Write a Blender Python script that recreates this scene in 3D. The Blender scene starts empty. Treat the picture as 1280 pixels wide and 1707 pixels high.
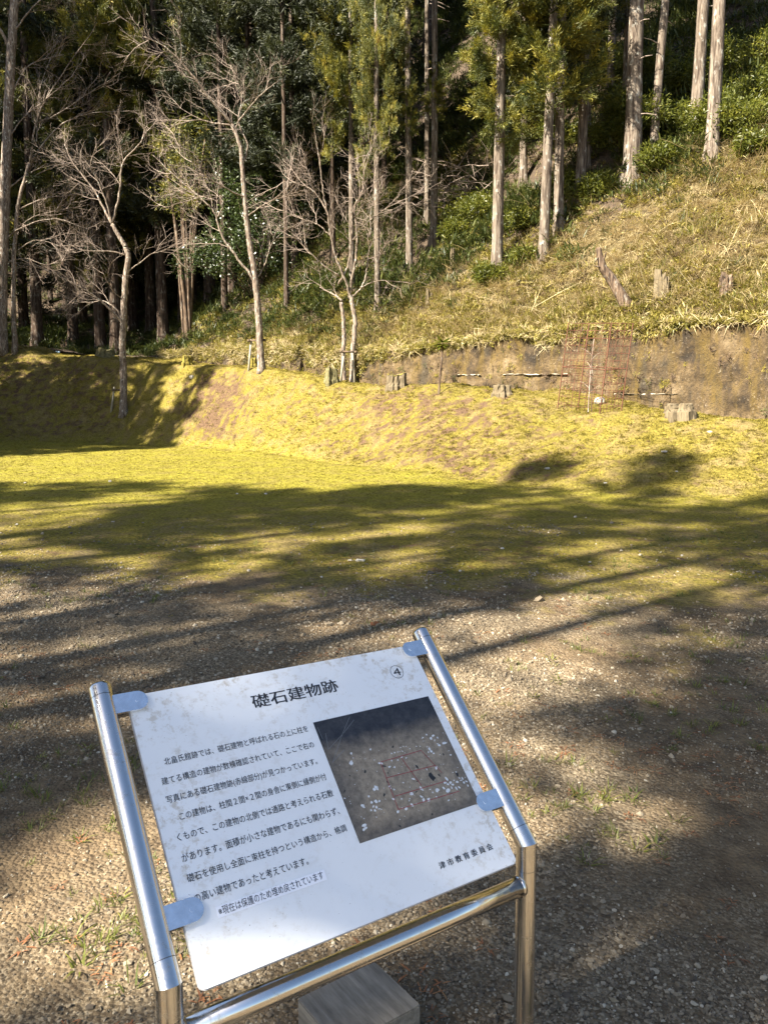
import bpy, bmesh, math, random
import numpy as np
from mathutils import Vector, Matrix, Euler

# ------------------------------------------------------------------ camera, sky, sun, exposure
SC = bpy.context.scene
COL = SC.collection
F, CX, CY, CAMH = 1300.0, 640.0, 853.5, 1.5
PITCH, ROLL = 0.09678, -0.00254
FW = np.array([0, math.cos(PITCH), -math.sin(PITCH)])
_u0 = np.array([0, math.sin(PITCH), math.cos(PITCH)]); _r0 = np.array([1.0, 0, 0])
RT = _r0*math.cos(ROLL) + _u0*math.sin(ROLL)
UP = _u0*math.cos(ROLL) - _r0*math.sin(ROLL)
EYE = np.array([0, 0, CAMH])
cam = bpy.data.cameras.new('camera'); camo = bpy.data.objects.new('camera', cam); COL.objects.link(camo)
cam.sensor_fit = 'VERTICAL'; cam.sensor_height = 24.0; cam.lens = 24.0*F/1707.0
cam.clip_start = 0.05; cam.clip_end = 2000
camo.matrix_world = Matrix(((RT[0], UP[0], -FW[0], 0), (RT[1], UP[1], -FW[1], 0), (RT[2], UP[2], -FW[2], CAMH), (0, 0, 0, 1)))
SC.camera = camo

SUN_AZ, SUN_EL = math.radians(54), math.radians(42)      # sun behind the camera, to the left
TOSUN = np.array([-math.sin(SUN_AZ)*math.cos(SUN_EL), -math.cos(SUN_AZ)*math.cos(SUN_EL), math.sin(SUN_EL)])
wd = bpy.data.worlds.new('World'); SC.world = wd; wd.use_nodes = True
wn = wd.node_tree.nodes; bg = wn['Background']
sky = wn.new('ShaderNodeTexSky'); sky.sky_type = 'NISHITA'; sky.sun_disc = False
sky.sun_elevation = SUN_EL; sky.sun_rotation = math.atan2(TOSUN[0], TOSUN[1])
wd.node_tree.links.new(sky.outputs[0], bg.inputs[0]); bg.inputs[1].default_value = 0.05
sun = bpy.data.lights.new('sun', 'SUN'); sun.energy = 5.0; sun.angle = math.radians(0.5); sun.color = (1.0, 0.92, 0.78)
suno = bpy.data.objects.new('sun', sun); COL.objects.link(suno)
suno.rotation_euler = Vector(-TOSUN).to_track_quat('-Z', 'Y').to_euler(); suno.location = (-30, -30, 40)
SC.view_settings.view_transform = 'Standard'; SC.view_settings.look = 'None'
SC.view_settings.exposure = 2.32; SC.view_settings.gamma = 1.0
try: SC.view_settings.use_curve_mapping = False
except Exception: pass
SC.cycles.max_bounces = 6; SC.cycles.diffuse_bounces = 3; SC.cycles.transparent_max_bounces = 4

rng = np.random.default_rng(7)

# ------------------------------------------------------------------ helpers
def W(px, py, d):
    """point at distance d (along +Y) on the line of sight through a photo pixel"""
    r = FW + RT*(px-CX)/F - UP*(py-CY)/F
    return EYE + r*(d/r[1])

def tag(o, label=None, cat=None, group=None, kind=None):
    if label: o['label'] = label
    if cat: o['category'] = cat
    if group: o['group'] = group
    if kind: o['kind'] = kind
    return o

class MB:
    """collects vertices and faces of one mesh"""
    def __init__(s): s.V = []; s.F = []; s.n = 0; s.R = []
    def add(s, v, f, r=None):
        v = np.asarray(v, float).reshape(-1, 3); f = np.asarray(f, int)
        s.V.append(v); s.F.append(f + s.n); s.n += len(v)
        s.R.append(np.full(len(v), 0.5) if r is None else np.broadcast_to(np.asarray(r, float), (len(v),)))
        return s
    def box(s, c, size, R=None):
        c = np.asarray(c, float); h = np.asarray(size, float)/2
        v = np.array([(x, y, z) for x in (-1, 1) for y in (-1, 1) for z in (-1, 1)])*h
        if R is not None: v = v @ np.asarray(R).T
        return s.add(v+c, [(0, 1, 3, 2), (4, 6, 7, 5), (0, 4, 5, 1), (2, 3, 7, 6), (0, 2, 6, 4), (1, 5, 7, 3)])
    def tube(s, pts, rad, n=8, cap=True, r=None):
        P = np.asarray(pts, float); m = len(P); rad = np.broadcast_to(np.asarray(rad, float), (m,))
        T = np.gradient(P, axis=0); T /= np.linalg.norm(T, axis=1)[:, None]+1e-9
        a = np.array([0, 0, 1.0]) if abs(T[0, 2]) < .9 else np.array([1.0, 0, 0])
        X = np.cross(T, a); X /= np.linalg.norm(X, axis=1)[:, None]+1e-9
        Y = np.cross(T, X)
        th = np.arange(n)/n*2*math.pi
        V = P[:, None] + rad[:, None, None]*(X[:, None]*np.cos(th)[None, :, None] + Y[:, None]*np.sin(th)[None, :, None])
        i = np.arange(m-1)[:, None]*n; j = np.arange(n)[None]
        q = np.stack([i+j, i+(j+1) % n, i+n+(j+1) % n, i+n+j], -1).reshape(-1, 4)
        base = s.n
        s.add(V, q, r)
        if cap:
            s.F.append(np.array([list(range(base+n-1, base-1, -1))])); s.F.append(np.array([list(range(base+(m-1)*n, base+m*n))]))
        return s
    def mesh(s, name, mat, smooth=False):
        me = bpy.data.meshes.new(name)
        V = np.concatenate(s.V) if s.V else np.zeros((0, 3))
        me.vertices.add(len(V)); me.vertices.foreach_set('co', V.astype(np.float32).ravel())
        lt = np.concatenate([np.full(len(f), f.shape[1]) for f in s.F]); li = np.concatenate([f.ravel() for f in s.F])
        me.loops.add(len(li)); me.loops.foreach_set('vertex_index', li.astype(np.int32))
        me.polygons.add(len(lt)); ls = np.concatenate([[0], np.cumsum(lt)[:-1]])
        me.polygons.foreach_set('loop_start', ls.astype(np.int32)); me.polygons.foreach_set('loop_total', lt.astype(np.int32))
        me.polygons.foreach_set('use_smooth', np.full(len(lt), bool(smooth)))
        at = me.attributes.new('rnd', 'FLOAT', 'POINT'); at.data.foreach_set('value', np.concatenate(s.R).astype(np.float32))
        me.update(calc_edges=True); me.validate()
        if mat: me.materials.append(mat)
        return me
    def obj(s, name, mat, parent=None, smooth=False, loc=None):
        return link(name, s.mesh(name, mat, smooth), parent, loc)

def link(name, me, parent=None, loc=None):
    o = bpy.data.objects.new(name, me); COL.objects.link(o)
    if parent is not None: o.parent = parent
    if loc is not None: o.location = loc
    return o

def empty(name, loc, label, cat, group=None):
    o = bpy.data.objects.new(name, None); COL.objects.link(o); o.location = loc; o.empty_display_size = .2
    return tag(o, label, cat, group)

def vnoise(x, y, seed=0):
    """smooth value noise in the plane, 0..1"""
    xi = np.floor(x).astype(np.int64); yi = np.floor(y).astype(np.int64); fx = x-xi; fy = y-yi
    fx = fx*fx*(3-2*fx); fy = fy*fy*(3-2*fy)
    def hsh(a, b):
        n = (a*374761393 + b*668265263 + seed*982451653) & 0xffffffff
        n = ((n ^ (n >> 13))*1274126177) & 0xffffffff
        return ((n ^ (n >> 16)) & 0xffff)/65535.0
    return (hsh(xi, yi)*(1-fx)+hsh(xi+1, yi)*fx)*(1-fy) + (hsh(xi, yi+1)*(1-fx)+hsh(xi+1, yi+1)*fx)*fy
def fbm(x, y, seed=0, o=4):
    a = 0; w = .5
    for k in range(o): a = a + w*vnoise(x*2**k, y*2**k, seed+k); w *= .5
    return a/(1-.5**o)
def sstep(a, b, x):
    t = np.clip((x-a)/(b-a), 0, 1); return t*t*(3-2*t)

# ------------------------------------------------------------------ materials
def M(name):
    m = bpy.data.materials.new(name); m.use_nodes = True
    nt = m.node_tree; return m, nt, nt.nodes['Principled BSDF']
def N(nt, t, **k):
    n = nt.nodes.new(t)
    for a, b in k.items():
        if a.startswith('i_'):
            key = a[2:]; key = int(key) if key.isdigit() else key
            n.inputs[key].default_value = b
        else: setattr(n, a, b)
    return n
def ramp(nt, fac, stops):
    r = nt.nodes.new('ShaderNodeValToRGB'); e = r.color_ramp.elements
    while len(e) < len(stops): e.new(0.5)
    for i, (p, c) in enumerate(stops): e[i].position = p; e[i].color = (*c, 1) if len(c) == 3 else c
    nt.links.new(fac, r.inputs[0]); return r.outputs[0]
def noise(nt, scale, detail=4, vec=None, rough=.55):
    n = N(nt, 'ShaderNodeTexNoise'); n.inputs['Scale'].default_value = scale; n.inputs['Detail'].default_value = detail; n.inputs['Roughness'].default_value = rough
    if vec is not None: nt.links.new(vec, n.inputs['Vector'])
    return n.outputs['Fac']
def objco(nt, scale=(1, 1, 1)):
    t = N(nt, 'ShaderNodeTexCoord'); mp = N(nt, 'ShaderNodeMapping'); mp.inputs['Scale'].default_value = scale
    nt.links.new(t.outputs['Object'], mp.inputs[0]); return mp.outputs[0]
def mix(nt, fac, a, b, mode='MIX'):
    m = N(nt, 'ShaderNodeMix', data_type='RGBA', blend_type=mode)
    for s, v in ((m.inputs[0], fac), (m.inputs[6], a), (m.inputs[7], b)):
        if hasattr(v, 'links'): nt.links.new(v, s)
        elif isinstance(v, (int, float)): s.default_value = v
        else: s.default_value = (*v, 1)
    return m.outputs[2]
def math_(nt, op, a, b=0.0, clamp=False):
    m = N(nt, 'ShaderNodeMath', operation=op, use_clamp=clamp)
    for s, v in ((m.inputs[0], a), (m.inputs[1], b)):
        if hasattr(v, 'links'): nt.links.new(v, s)
        else: s.default_value = v
    return m.outputs[0]
def maprange(nt, v, a, b, c=0.0, d=1.0):
    m = N(nt, 'ShaderNodeMapRange'); nt.links.new(v, m.inputs[0])
    for i, x in enumerate((a, b, c, d)): m.inputs[i+1].default_value = x
    return m.outputs[0]
def bump(nt, bs, h, strength, dist):
    b = N(nt, 'ShaderNodeBump'); b.inputs['Strength'].default_value = strength; b.inputs['Distance'].default_value = dist
    nt.links.new(h, b.inputs['Height']); nt.links.new(b.outputs[0], bs.inputs['Normal'])
def attr(nt, name):
    a = N(nt, 'ShaderNodeAttribute'); a.attribute_name = name; return a.outputs['Fac']

def leaf_mat(name, stops, rough=.55, transl=.3, clump=0.6, clump_scale=1.2, instanced=False, spec=.4):
    m, nt, bs = M(name)
    r = attr(nt, 'rnd')
    if instanced:
        oi = N(nt, 'ShaderNodeObjectInfo')
        r = math_(nt, 'ADD', math_(nt, 'MULTIPLY', r, .5), math_(nt, 'MULTIPLY', oi.outputs['Random'], .5))
    else:
        r = math_(nt, 'ADD', math_(nt, 'MULTIPLY', r, 1-clump), math_(nt, 'MULTIPLY', maprange(nt, noise(nt, clump_scale, 2, objco(nt)), .3, .7), clump))
    c = ramp(nt, r, stops)
    nt.links.new(c, bs.inputs['Base Color']); bs.inputs['Roughness'].default_value = rough
    bs.inputs['Specular IOR Level'].default_value = spec
    tr = N(nt, 'ShaderNodeBsdfTranslucent'); nt.links.new(c, tr.inputs[0])
    mx = N(nt, 'ShaderNodeMixShader'); mx.inputs[0].default_value = transl
    nt.links.new(bs.outputs[0], mx.inputs[1]); nt.links.new(tr.outputs[0], mx.inputs[2])
    nt.links.new(mx.outputs[0], nt.nodes['Material Output'].inputs[0])
    return m

def bark_mat(name, c0, c1, c2, vscale=1.0, lichen=.3, bumpd=.02):
    m, nt, bs = M(name)
    a = noise(nt, 14*vscale, 5, objco(nt, (1, 1, .12)), .65); b = noise(nt, 3.0*vscale, 3, objco(nt))
    c = ramp(nt, a, [(.38, c0), (.52, c1), (.66, c2)])
    l = maprange(nt, noise(nt, 9*vscale, 4, objco(nt, (1, 1, .5))), .58, .66)
    c = mix(nt, math_(nt, 'MULTIPLY', l, lichen), c, (.52, .52, .46))
    c = mix(nt, maprange(nt, b, .45, .75, 0, .5), c, tuple(v*.6 for v in c1))
    nt.links.new(c, bs.inputs['Base Color']); bs.inputs['Roughness'].default_value = .9; bs.inputs['Specular IOR Level'].default_value = .15
    bump(nt, bs, a, .8, bumpd); return m

def flat_mat(name, col, rough=.6, metal=0.0, var=.0, scale=20.0):
    m, nt, bs = M(name)
    if var:
        n = noise(nt, scale, 4, objco(nt)); c = mix(nt, maprange(nt, n, .3, .7), tuple(v*(1-var) for v in col), tuple(min(1, v*(1+var)) for v in col))
        nt.links.new(c, bs.inputs['Base Color'])
    else: bs.inputs['Base Color'].default_value = (*col, 1)
    bs.inputs['Roughness'].default_value = rough; bs.inputs['Metallic'].default_value = metal
    return m

def ground_mat():
    m, nt, bs = M('ground_gravel_moss')
    co = objco(nt)
    moss_a = attr(nt, 'moss'); earth_a = attr(nt, 'earth')
    # gravel: two sizes of pebbles
    v1 = N(nt, 'ShaderNodeTexVoronoi'); v1.inputs['Scale'].default_value = 62; nt.links.new(co, v1.inputs['Vector'])
    v2 = N(nt, 'ShaderNodeTexVoronoi'); v2.inputs['Scale'].default_value = 130; nt.links.new(co, v2.inputs['Vector'])
    sep = N(nt, 'ShaderNodeSeparateColor'); nt.links.new(v1.outputs['Color'], sep.inputs[0])
    sep2 = N(nt, 'ShaderNodeSeparateColor'); nt.links.new(v2.outputs['Color'], sep2.inputs[0])
    g1 = ramp(nt, sep.outputs[0], [(0, (.055, .040, .025)), (.5, (.145, .110, .068)), (.85, (.235, .185, .120)), (1, (.36, .30, .21))])
    g2 = ramp(nt, sep2.outputs[1], [(0, (.058, .043, .027)), (.6, (.14, .108, .068)), (1, (.29, .24, .165))])
    nb = noise(nt, 1.3, 4, co)
    gr = mix(nt, maprange(nt, nb, .4, .6), g1, g2)
    soil = ramp(nt, noise(nt, 9, 6, co), [(.3, (.065, .044, .026)), (.7, (.18, .128, .072))])
    gr = mix(nt, maprange(nt, noise(nt, .9, 5, co, .6), .40, .58, .1, .9), gr, soil)
    # moss and short dry turf
    nm = noise(nt, 2.2, 6, co, .65); nf = noise(nt, 28, 4, co, .7)
    moss = ramp(nt, nf, [(.30, (.050, .041, .011)), (.48, (.155, .125, .022)), (.70, (.31, .245, .050))])
    straw = ramp(nt, nf, [(.3, (.085, .062, .024)), (.7, (.31, .235, .085))])
    lush = ramp(nt, nf, [(.28, (.075, .066, .012)), (.5, (.235, .207, .024)), (.72, (.41, .355, .052))])
    la = attr(nt, 'lush'); moss = mix(nt, la, moss, lush)
    mo = mix(nt, math_(nt, 'MULTIPLY', maprange(nt, nm, .46, .62), maprange(nt, la, 0, 1, 1, .45)), moss, straw)
    er = ramp(nt, noise(nt, 16, 5, co, .7), [(.3, (.055, .034, .020)), (.7, (.17, .105, .062))])
    ef = math_(nt, 'ADD', earth_a, math_(nt, 'MULTIPLY', math_(nt, 'SUBTRACT', noise(nt, 3.5, 8, co, .74), .5), 2.4))
    mo = mix(nt, maprange(nt, ef, .45, .7), mo, er)
    mf = math_(nt, 'ADD', moss_a, math_(nt, 'MULTIPLY', math_(nt, 'SUBTRACT', noise(nt, 1.6, 7, co, .68), .5), 1.9))
    c = mix(nt, maprange(nt, mf, .38, .68), gr, mo)
    nt.links.new(c, bs.inputs['Base Color']); bs.inputs['Roughness'].default_value = .95; bs.inputs['Specular IOR Level'].default_value = .15
    h = math_(nt, 'ADD', math_(nt, 'MULTIPLY', v1.outputs['Distance'], -.6), math_(nt, 'MULTIPLY', math_(nt, 'ADD', nf, noise(nt, 9, 5, co, .7)), maprange(nt, moss_a, .2, .8, .8, 3.5)))
    bump(nt, bs, h, .9, .016)
    return m

def hill_mat():
    m, nt, bs = M('hillside_soil')
    co = objco(nt); dry = attr(nt, 'moss')
    lit = ramp(nt, noise(nt, 12, 6, co, .7), [(.3, (.030, .021, .013)), (.55, (.075, .050, .030)), (.75, (.15, .10, .055))])
    straw = ramp(nt, noise(nt, 9, 6, co, .75), [(.3, (.050, .036, .016)), (.5, (.13, .10, .045)), (.7, (.26, .21, .10))])
    f = math_(nt, 'ADD', dry, math_(nt, 'MULTIPLY', math_(nt, 'SUBTRACT', noise(nt, .9, 5, co), .5), 1.2))
    c = mix(nt, maprange(nt, f, .4, .65), lit, straw)
    nt.links.new(c, bs.inputs['Base Color']); bs.inputs['Roughness'].default_value = 1
    bump(nt, bs, noise(nt, 14, 6, co, .7), 1, .08)
    return m

def wall_mat():
    m, nt, bs = M('stained_concrete')
    co = objco(nt)
    a = noise(nt, 1.5, 8, co, .72); b = noise(nt, 17, 6, co, .8); dr = noise(nt, 3.2, 5, objco(nt, (1, 1, .22)), .6)
    c = ramp(nt, a, [(.36, (.018, .011, .005)), (.46, (.060, .038, .016)), (.55, (.115, .075, .032)), (.68, (.20, .145, .080))])
    c = mix(nt, maprange(nt, dr, .5, .66, 0, .75), c, (.125, .080, .012))
    c = mix(nt, maprange(nt, noise(nt, 2.0, 5, objco(nt, (1, 1, .3))), .56, .66, 0, .7), c, (.052, .042, .026))
    c = mix(nt, math_(nt, 'MULTIPLY', maprange(nt, b, .57, .68, 0, .75), maprange(nt, noise(nt, 1.6, 3, co), .42, .6)), c, (.38, .33, .25))
    c = mix(nt, maprange(nt, b, .48, .38, 0, .85), c, (.035, .026, .015))
    nt.links.new(c, bs.inputs['Base Color']); bs.inputs['Roughness'].default_value = .95
    streak = noise(nt, 7, 6, objco(nt, (1, 1, .10)), .7)
    c = mix(nt, maprange(nt, streak, .52, .62, 0, .85), c, (.030, .021, .010))
    fine = noise(nt, 13, 7, co, .82)
    c = mix(nt, 1.0, c, ramp(nt, fine, [(.40, (.22, .22, .22)), (.5, (.9, .9, .9)), (.60, (2.2, 2.1, 1.9))]), 'MULTIPLY')
    bump(nt, bs, b, 1.0, .06); return m

def steel_mat():
    m, nt, bs = M('stainless_steel')
    co = objco(nt, (1, 1, 1))
    n = noise(nt, 60, 5, co, .7); n2 = noise(nt, 7, 4, co)
    c = mix(nt, maprange(nt, n, .56, .72, 0, .5), (.62, .61, .59), (.30, .25, .18))
    nt.links.new(c, bs.inputs['Base Color']); bs.inputs['Metallic'].default_value = 1
    nt.links.new(math_(nt, 'ADD', maprange(nt, n, .4, .75, .10, .34), maprange(nt, n2, .4, .7, 0, .08)), bs.inputs['Roughness'])
    bump(nt, bs, n, .02, .001); return m

def board_mat():
    m, nt, bs = M('white_board')
    co = objco(nt)
    n1 = noise(nt, 9, 6, co, .7); n2 = noise(nt, 55, 5, co, .75); n3 = noise(nt, 240, 3, co, .6); n4 = noise(nt, 3.2, 3, co)
    sx = N(nt, 'ShaderNodeSeparateXYZ'); nt.links.new(co, sx.inputs[0])
    edge = math_(nt, 'MULTIPLY', maprange(nt, math_(nt, 'ABSOLUTE', sx.outputs[0]), .12, .30, .25, 1.0), .75)
    top = maprange(nt, sx.outputs[1], .05, .235, 0, .8)
    w = math_(nt, 'MAXIMUM', edge, top)
    g = math_(nt, 'MULTIPLY', math_(nt, 'MULTIPLY', maprange(nt, n2, .50, .62), maprange(nt, n1, .42, .56)), w)
    c = mix(nt, g, (.78, .79, .80), (.44, .37, .27))
    c = mix(nt, maprange(nt, n4, .42, .64, 0, .16), c, (.60, .60, .59))
    c = mix(nt, maprange(nt, n3, .70, .73, 0, .75), c, (.16, .13, .10))
    nt.links.new(c, bs.inputs['Base Color']); nt.links.new(maprange(nt, n1, .3, .7, .34, .5), bs.inputs['Roughness'])
    return m

def print_mat():
    m, nt, bs = M('printed_photograph')
    co = objco(nt)
    sx = N(nt, 'ShaderNodeSeparateXYZ'); nt.links.new(co, sx.inputs[0])
    # the dug square of pale earth in the print, dark soil and scrub round it
    dx = math_(nt, 'ABSOLUTE', math_(nt, 'SUBTRACT', sx.outputs[0], .155)); dy = math_(nt, 'ABSOLUTE', math_(nt, 'SUBTRACT', sx.outputs[1], -.030))
    e = math_(nt, 'MAXIMUM', math_(nt, 'MULTIPLY', dx, .62), dy)
    e = math_(nt, 'ADD', e, math_(nt, 'MULTIPLY', math_(nt, 'SUBTRACT', noise(nt, 26, 4, co), .5), .035))
    n = noise(nt, 90, 6, co, .75)
    earth = ramp(nt, n, [(.3, (.14, .112, .080)), (.7, (.36, .295, .215))])
    dark = ramp(nt, noise(nt, 45, 7, co, .8), [(.38, (.012, .013, .017)), (.6, (.040, .040, .044)), (.78, (.11, .108, .105))])
    c = mix(nt, maprange(nt, e, .055, .105), earth, dark)
    nt.links.new(c, bs.inputs['Base Color']); bs.inputs['Roughness'].default_value = .42
    return m

def wood_mat(name, c0, c1, scale=1.0, axis=(1, 1, .08)):
    m, nt, bs = M(name)
    a = noise(nt, 60*scale, 6, objco(nt, axis), .7); b = noise(nt, 8*scale, 4, objco(nt))
    c = mix(nt, maprange(nt, a, .3, .72), c0, c1); c = mix(nt, maprange(nt, b, .5, .75, 0, .55), c, tuple(v*.45 for v in c0))
    nt.links.new(c, bs.inputs['Base Color']); bs.inputs['Roughness'].default_value = .88
    bump(nt, bs, a, .6, .006); return m

MT = dict(
    ground=ground_mat(), hill=hill_mat(), wall=wall_mat(), steel=steel_mat(), board=board_mat(), photo=print_mat(),
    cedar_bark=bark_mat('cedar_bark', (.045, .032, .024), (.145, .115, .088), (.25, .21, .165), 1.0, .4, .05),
    bark_shade=bark_mat('shade_toned_cedar_bark', (.022, .014, .010), (.062, .042, .030), (.12, .092, .070), 1.0, .2, .03),  # darker copy of the cedar bark: the wood's shade is put into its colour
    cherry_bark=bark_mat('pale_tree_bark', (.060, .042, .032), (.20, .155, .12), (.36, .30, .245), 2.2, .7, .012),
    twig=bark_mat('twig_bark', (.15, .105, .085), (.31, .245, .20), (.43, .36, .30), 3, .1, .003),
    ink=flat_mat('black_ink', (.018, .017, .02), .5), red=flat_mat('red_ink', (.30, .030, .045), .5),
    pstone=flat_mat('printed_pale_stone', (.62, .63, .64), .45, 0, .2, 300), pdark=flat_mat('printed_shadow', (.018, .017, .017), .45, 0, .3, 200),
    pgrey=flat_mat('printed_grey', (.16, .165, .17), .45),
    sticker=flat_mat('sticker_film', (.86, .86, .90), .6),
    plate=flat_mat('satin_steel_plate', (.88, .88, .88), .26, 1.0, .12, 90),
    edge=flat_mat('board_edge', (.42, .42, .43), .5, 0, .2, 40),
    rust=flat_mat('rusty_iron', (.105, .040, .020), .85, .2, .45, 30),
    rope=flat_mat('hemp_rope', (.10, .07, .04), .95, 0, .3, 80),
    stake=wood_mat('weathered_stake_wood', (.20, .17, .12), (.42, .38, .29)),
    block=wood_mat('weathered_block_wood', (.10, .085, .066), (.30, .265, .21), .8, (1, .10, 1)),
    stump=wood_mat('stump_wood', (.035, .025, .013), (.215, .165, .092), .5), 
    deadwood=bark_mat('dead_trunk_bark', (.035, .024, .018), (.11, .075, .05), (.22, .16, .11), 1.5, .2, .02),
    mosscap=flat_mat('moss_cap', (.15, .12, .016), .95, 0, .75, 14),
    joint=flat_mat('lime_streak', (.48, .43, .34), .9, 0, .25, 30),
    stone=flat_mat('grey_field_stone', (.34, .31, .26), .9, 0, .4, 18),
    darkstone=flat_mat('mossy_field_stone', (.12, .105, .045), .95, 0, .5, 12),
    pebble=None,
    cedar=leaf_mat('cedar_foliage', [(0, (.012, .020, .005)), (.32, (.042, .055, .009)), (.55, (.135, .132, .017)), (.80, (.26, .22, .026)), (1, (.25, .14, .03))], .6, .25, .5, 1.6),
    cedar_shade=leaf_mat('shade_toned_cedar_foliage', [(0, (.007, .011, .004)), (.5, (.019, .025, .007)), (.78, (.055, .060, .011)), (1, (.14, .125, .020))], .6, .15, .5, 1.4),  # leaf colour lowered so the forest interior's shade is painted in
    camellia=leaf_mat('glossy_broad_leaf', [(0, (.014, .028, .008)), (.5, (.040, .060, .014)), (.85, (.075, .100, .024)), (1, (.14, .155, .05))], .36, .2, .3, 1.2, spec=.6),
    bush=leaf_mat('bright_bush_leaf', [(0, (.030, .042, .007)), (.5, (.105, .118, .014)), (1, (.25, .225, .032))], .45, .4, .35, 1.5),
    straw=leaf_mat('dry_grass', [(0, (.15, .105, .045)), (.3, (.33, .245, .115)), (.7, (.50, .41, .22)), (1, (.64, .56, .36))], .7, .25, instanced=True),
    sasa=leaf_mat('bamboo_grass_leaf', [(0, (.075, .078, .014)), (.4, (.20, .175, .030)), (.75, (.34, .28, .075)), (1, (.46, .38, .15))], .5, .35, instanced=True),
    fern=leaf_mat('undergrowth_leaf', [(0, (.018, .030, .008)), (.5, (.050, .065, .014)), (1, (.13, .13, .025))], .5, .3, instanced=True),
    moss=leaf_mat('moss_tuft', [(0, (.060, .050, .010)), (.4, (.17, .140, .016)), (.75, (.29, .235, .030)), (1, (.38, .29, .085))], .8, .3, instanced=True),
    debris=leaf_mat('dead_twig_and_leaf', [(0, (.025, .016, .010)), (.6, (.085, .052, .028)), (1, (.26, .19, .11))], .8, .05, instanced=True),
    weed=leaf_mat('weed_blade', [(0, (.05, .07, .012)), (.5, (.12, .14, .022)), (1, (.24, .22, .05))], .5, .35, instanced=True),
    litter=leaf_mat('fallen_cedar_needles', [(0, (.10, .045, .022)), (.5, (.26, .10, .04)), (1, (.34, .19, .08))], .8, .1, instanced=True),
)
def pebble_mat():
    m, nt, bs = M('gravel_pebble')
    oi = N(nt, 'ShaderNodeObjectInfo')
    c = ramp(nt, oi.outputs['Random'], [(0, (.050, .038, .025)), (.35, (.135, .104, .066)), (.75, (.205, .162, .105)), (.95, (.285, .237, .165)), (1, (.44, .39, .30))])
    c = mix(nt, maprange(nt, noise(nt, 1.2, 4, objco(nt)), .4, .7, 0, .4), c, (.13, .10, .07))
    nt.links.new(c, bs.inputs['Base Color']); bs.inputs['Roughness'].default_value = .85; return m
MT['pebble'] = pebble_mat()

# ------------------------------------------------------------------ terrain
def table(rows): return np.array(rows, float)
def gz(y): return .055*np.maximum(0, y-2.0)*sstep(2.0, 5.0, y)
_b = [W(p, 735, d)[:2] for p, d in ((0, 26.8), (200, 26.2), (290, 24.0), (450, 21.0), (600, 17.5), (900, 13.3), (1280, 11.4))]
BASE = table([(-40, 27), (-20, 27)] + [tuple(q) for q in _b] + [(8.2, 10.4), (14, 8.6), (40, 6)])
_c = [tuple(W(*q)) for q in ((0, 577, 32), (100, 592, 31), (200, 603, 29.5), (300, 607, 27), (430, 613, 24), (580, 637, 21.7), (700, 641, 20), (850, 657, 18), (1000, 681, 16), (1280, 702, 13.7))]
CREST = table([(-40, 33, 6.2), (-20, 32.5, 5.6)] + _c + [(9.4, 12.6, 1.75), (14, 10.8, 1.8), (40, 9, 1.8)])
_w = [tuple(W(*q)) for q in ((230, 597, 31.2), (300, 600, 29.2), (430, 609, 26.2), (500, 621, 24.8), (580, 632, 23.2), (700, 646, 21.4), (850, 654, 19.4), (1000, 664, 17.7), (1280, 704, 14.9))]
_wt = [W(px, py, d)[2] for px, py, d in ((230, 596, 31.2), (300, 588, 29.2), (430, 582, 26.2), (500, 583, 24.8), (580, 586, 23.2), (700, 582, 21.4), (850, 560, 19.4), (1000, 544, 17.7), (1280, 534, 14.9))]
WALL = table([(-40, 36, 6.6, 6.7), (-16.5, 34.5, 5.5, 5.55), (-12.5, 33, 4.9, 4.95)] + [(*a, b) for a, b in zip(_w, _wt)] + [(10, 13.4, 1.7, 3.7), (14, 12, 1.75, 3.7), (40, 11, 1.75, 3.7)])
def ip(T, x, k): return np.interp(x, T[:, 0], T[:, k])
def yb(x): return ip(BASE, x, 1)
def yc(x): return ip(CREST, x, 1)
def yw(x): return ip(WALL, x, 1)

def hground(x, y):
    x = np.asarray(x, float); y = np.asarray(y, float)
    b, c, w = yb(x), yc(x), yw(x); zb = gz(b); zc = ip(CREST, x, 2); zw = ip(WALL, x, 2)
    t = np.clip((y-b)/(c-b), 0, 1); s = .45*t + .55*sstep(-.05, 1.12, t)/sstep(-.05, 1.12, 1.0)
    s = s*(1-.0*t)
    mound = zb + (zc-zb)*s
    t2 = np.clip((y-c)/np.maximum(w-c, .1), 0, 1)
    z = np.where(y < b, gz(np.minimum(y, b)), np.where(y < c, mound, zc+(zw-zc)*t2))
    # uneven turf: lumpy on the mound, nearly smooth on the yard
    k = sstep(-1.5, 2.0, y-b)
    edge = np.exp(-((y-c)/1.1)**2)
    z = z + (fbm(x*.55, y*.55, 3, 3)-.5)*(.06+.42*k*(1-.5*edge)) + (fbm(x*2.6, y*2.6, 11, 3)-.5)*(.012+.13*k) + (vnoise(x*9, y*9, 21)-.5)*(.004+.045*k)
    return z
def hhill(x, y):
    x = np.asarray(x, float); y = np.asarray(y, float)
    w = yw(x); zt = ip(WALL, x, 3); t = np.maximum(0, y-w-.3)
    r = sstep(-13, -2.5, x - .22*t*0)
    s = .24 + (.80-.24)*r
    z = zt + s*t*(1-.12*np.exp(-t/2.5)) + (1-r)*np.maximum(0, y-44)*.75
    n = sstep(0, 1.5, t)
    z = z + n*((fbm(x*.35, y*.35, 31, 3)-.5)*1.1 + (fbm(x*1.4, y*1.4, 37, 3)-.5)*.35)
    return z
def H(x, y):
    x = np.asarray(x, float); y = np.asarray(y, float)
    return np.where(y < yw(x)+.18, hground(x, y), hhill(x, y))
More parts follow.
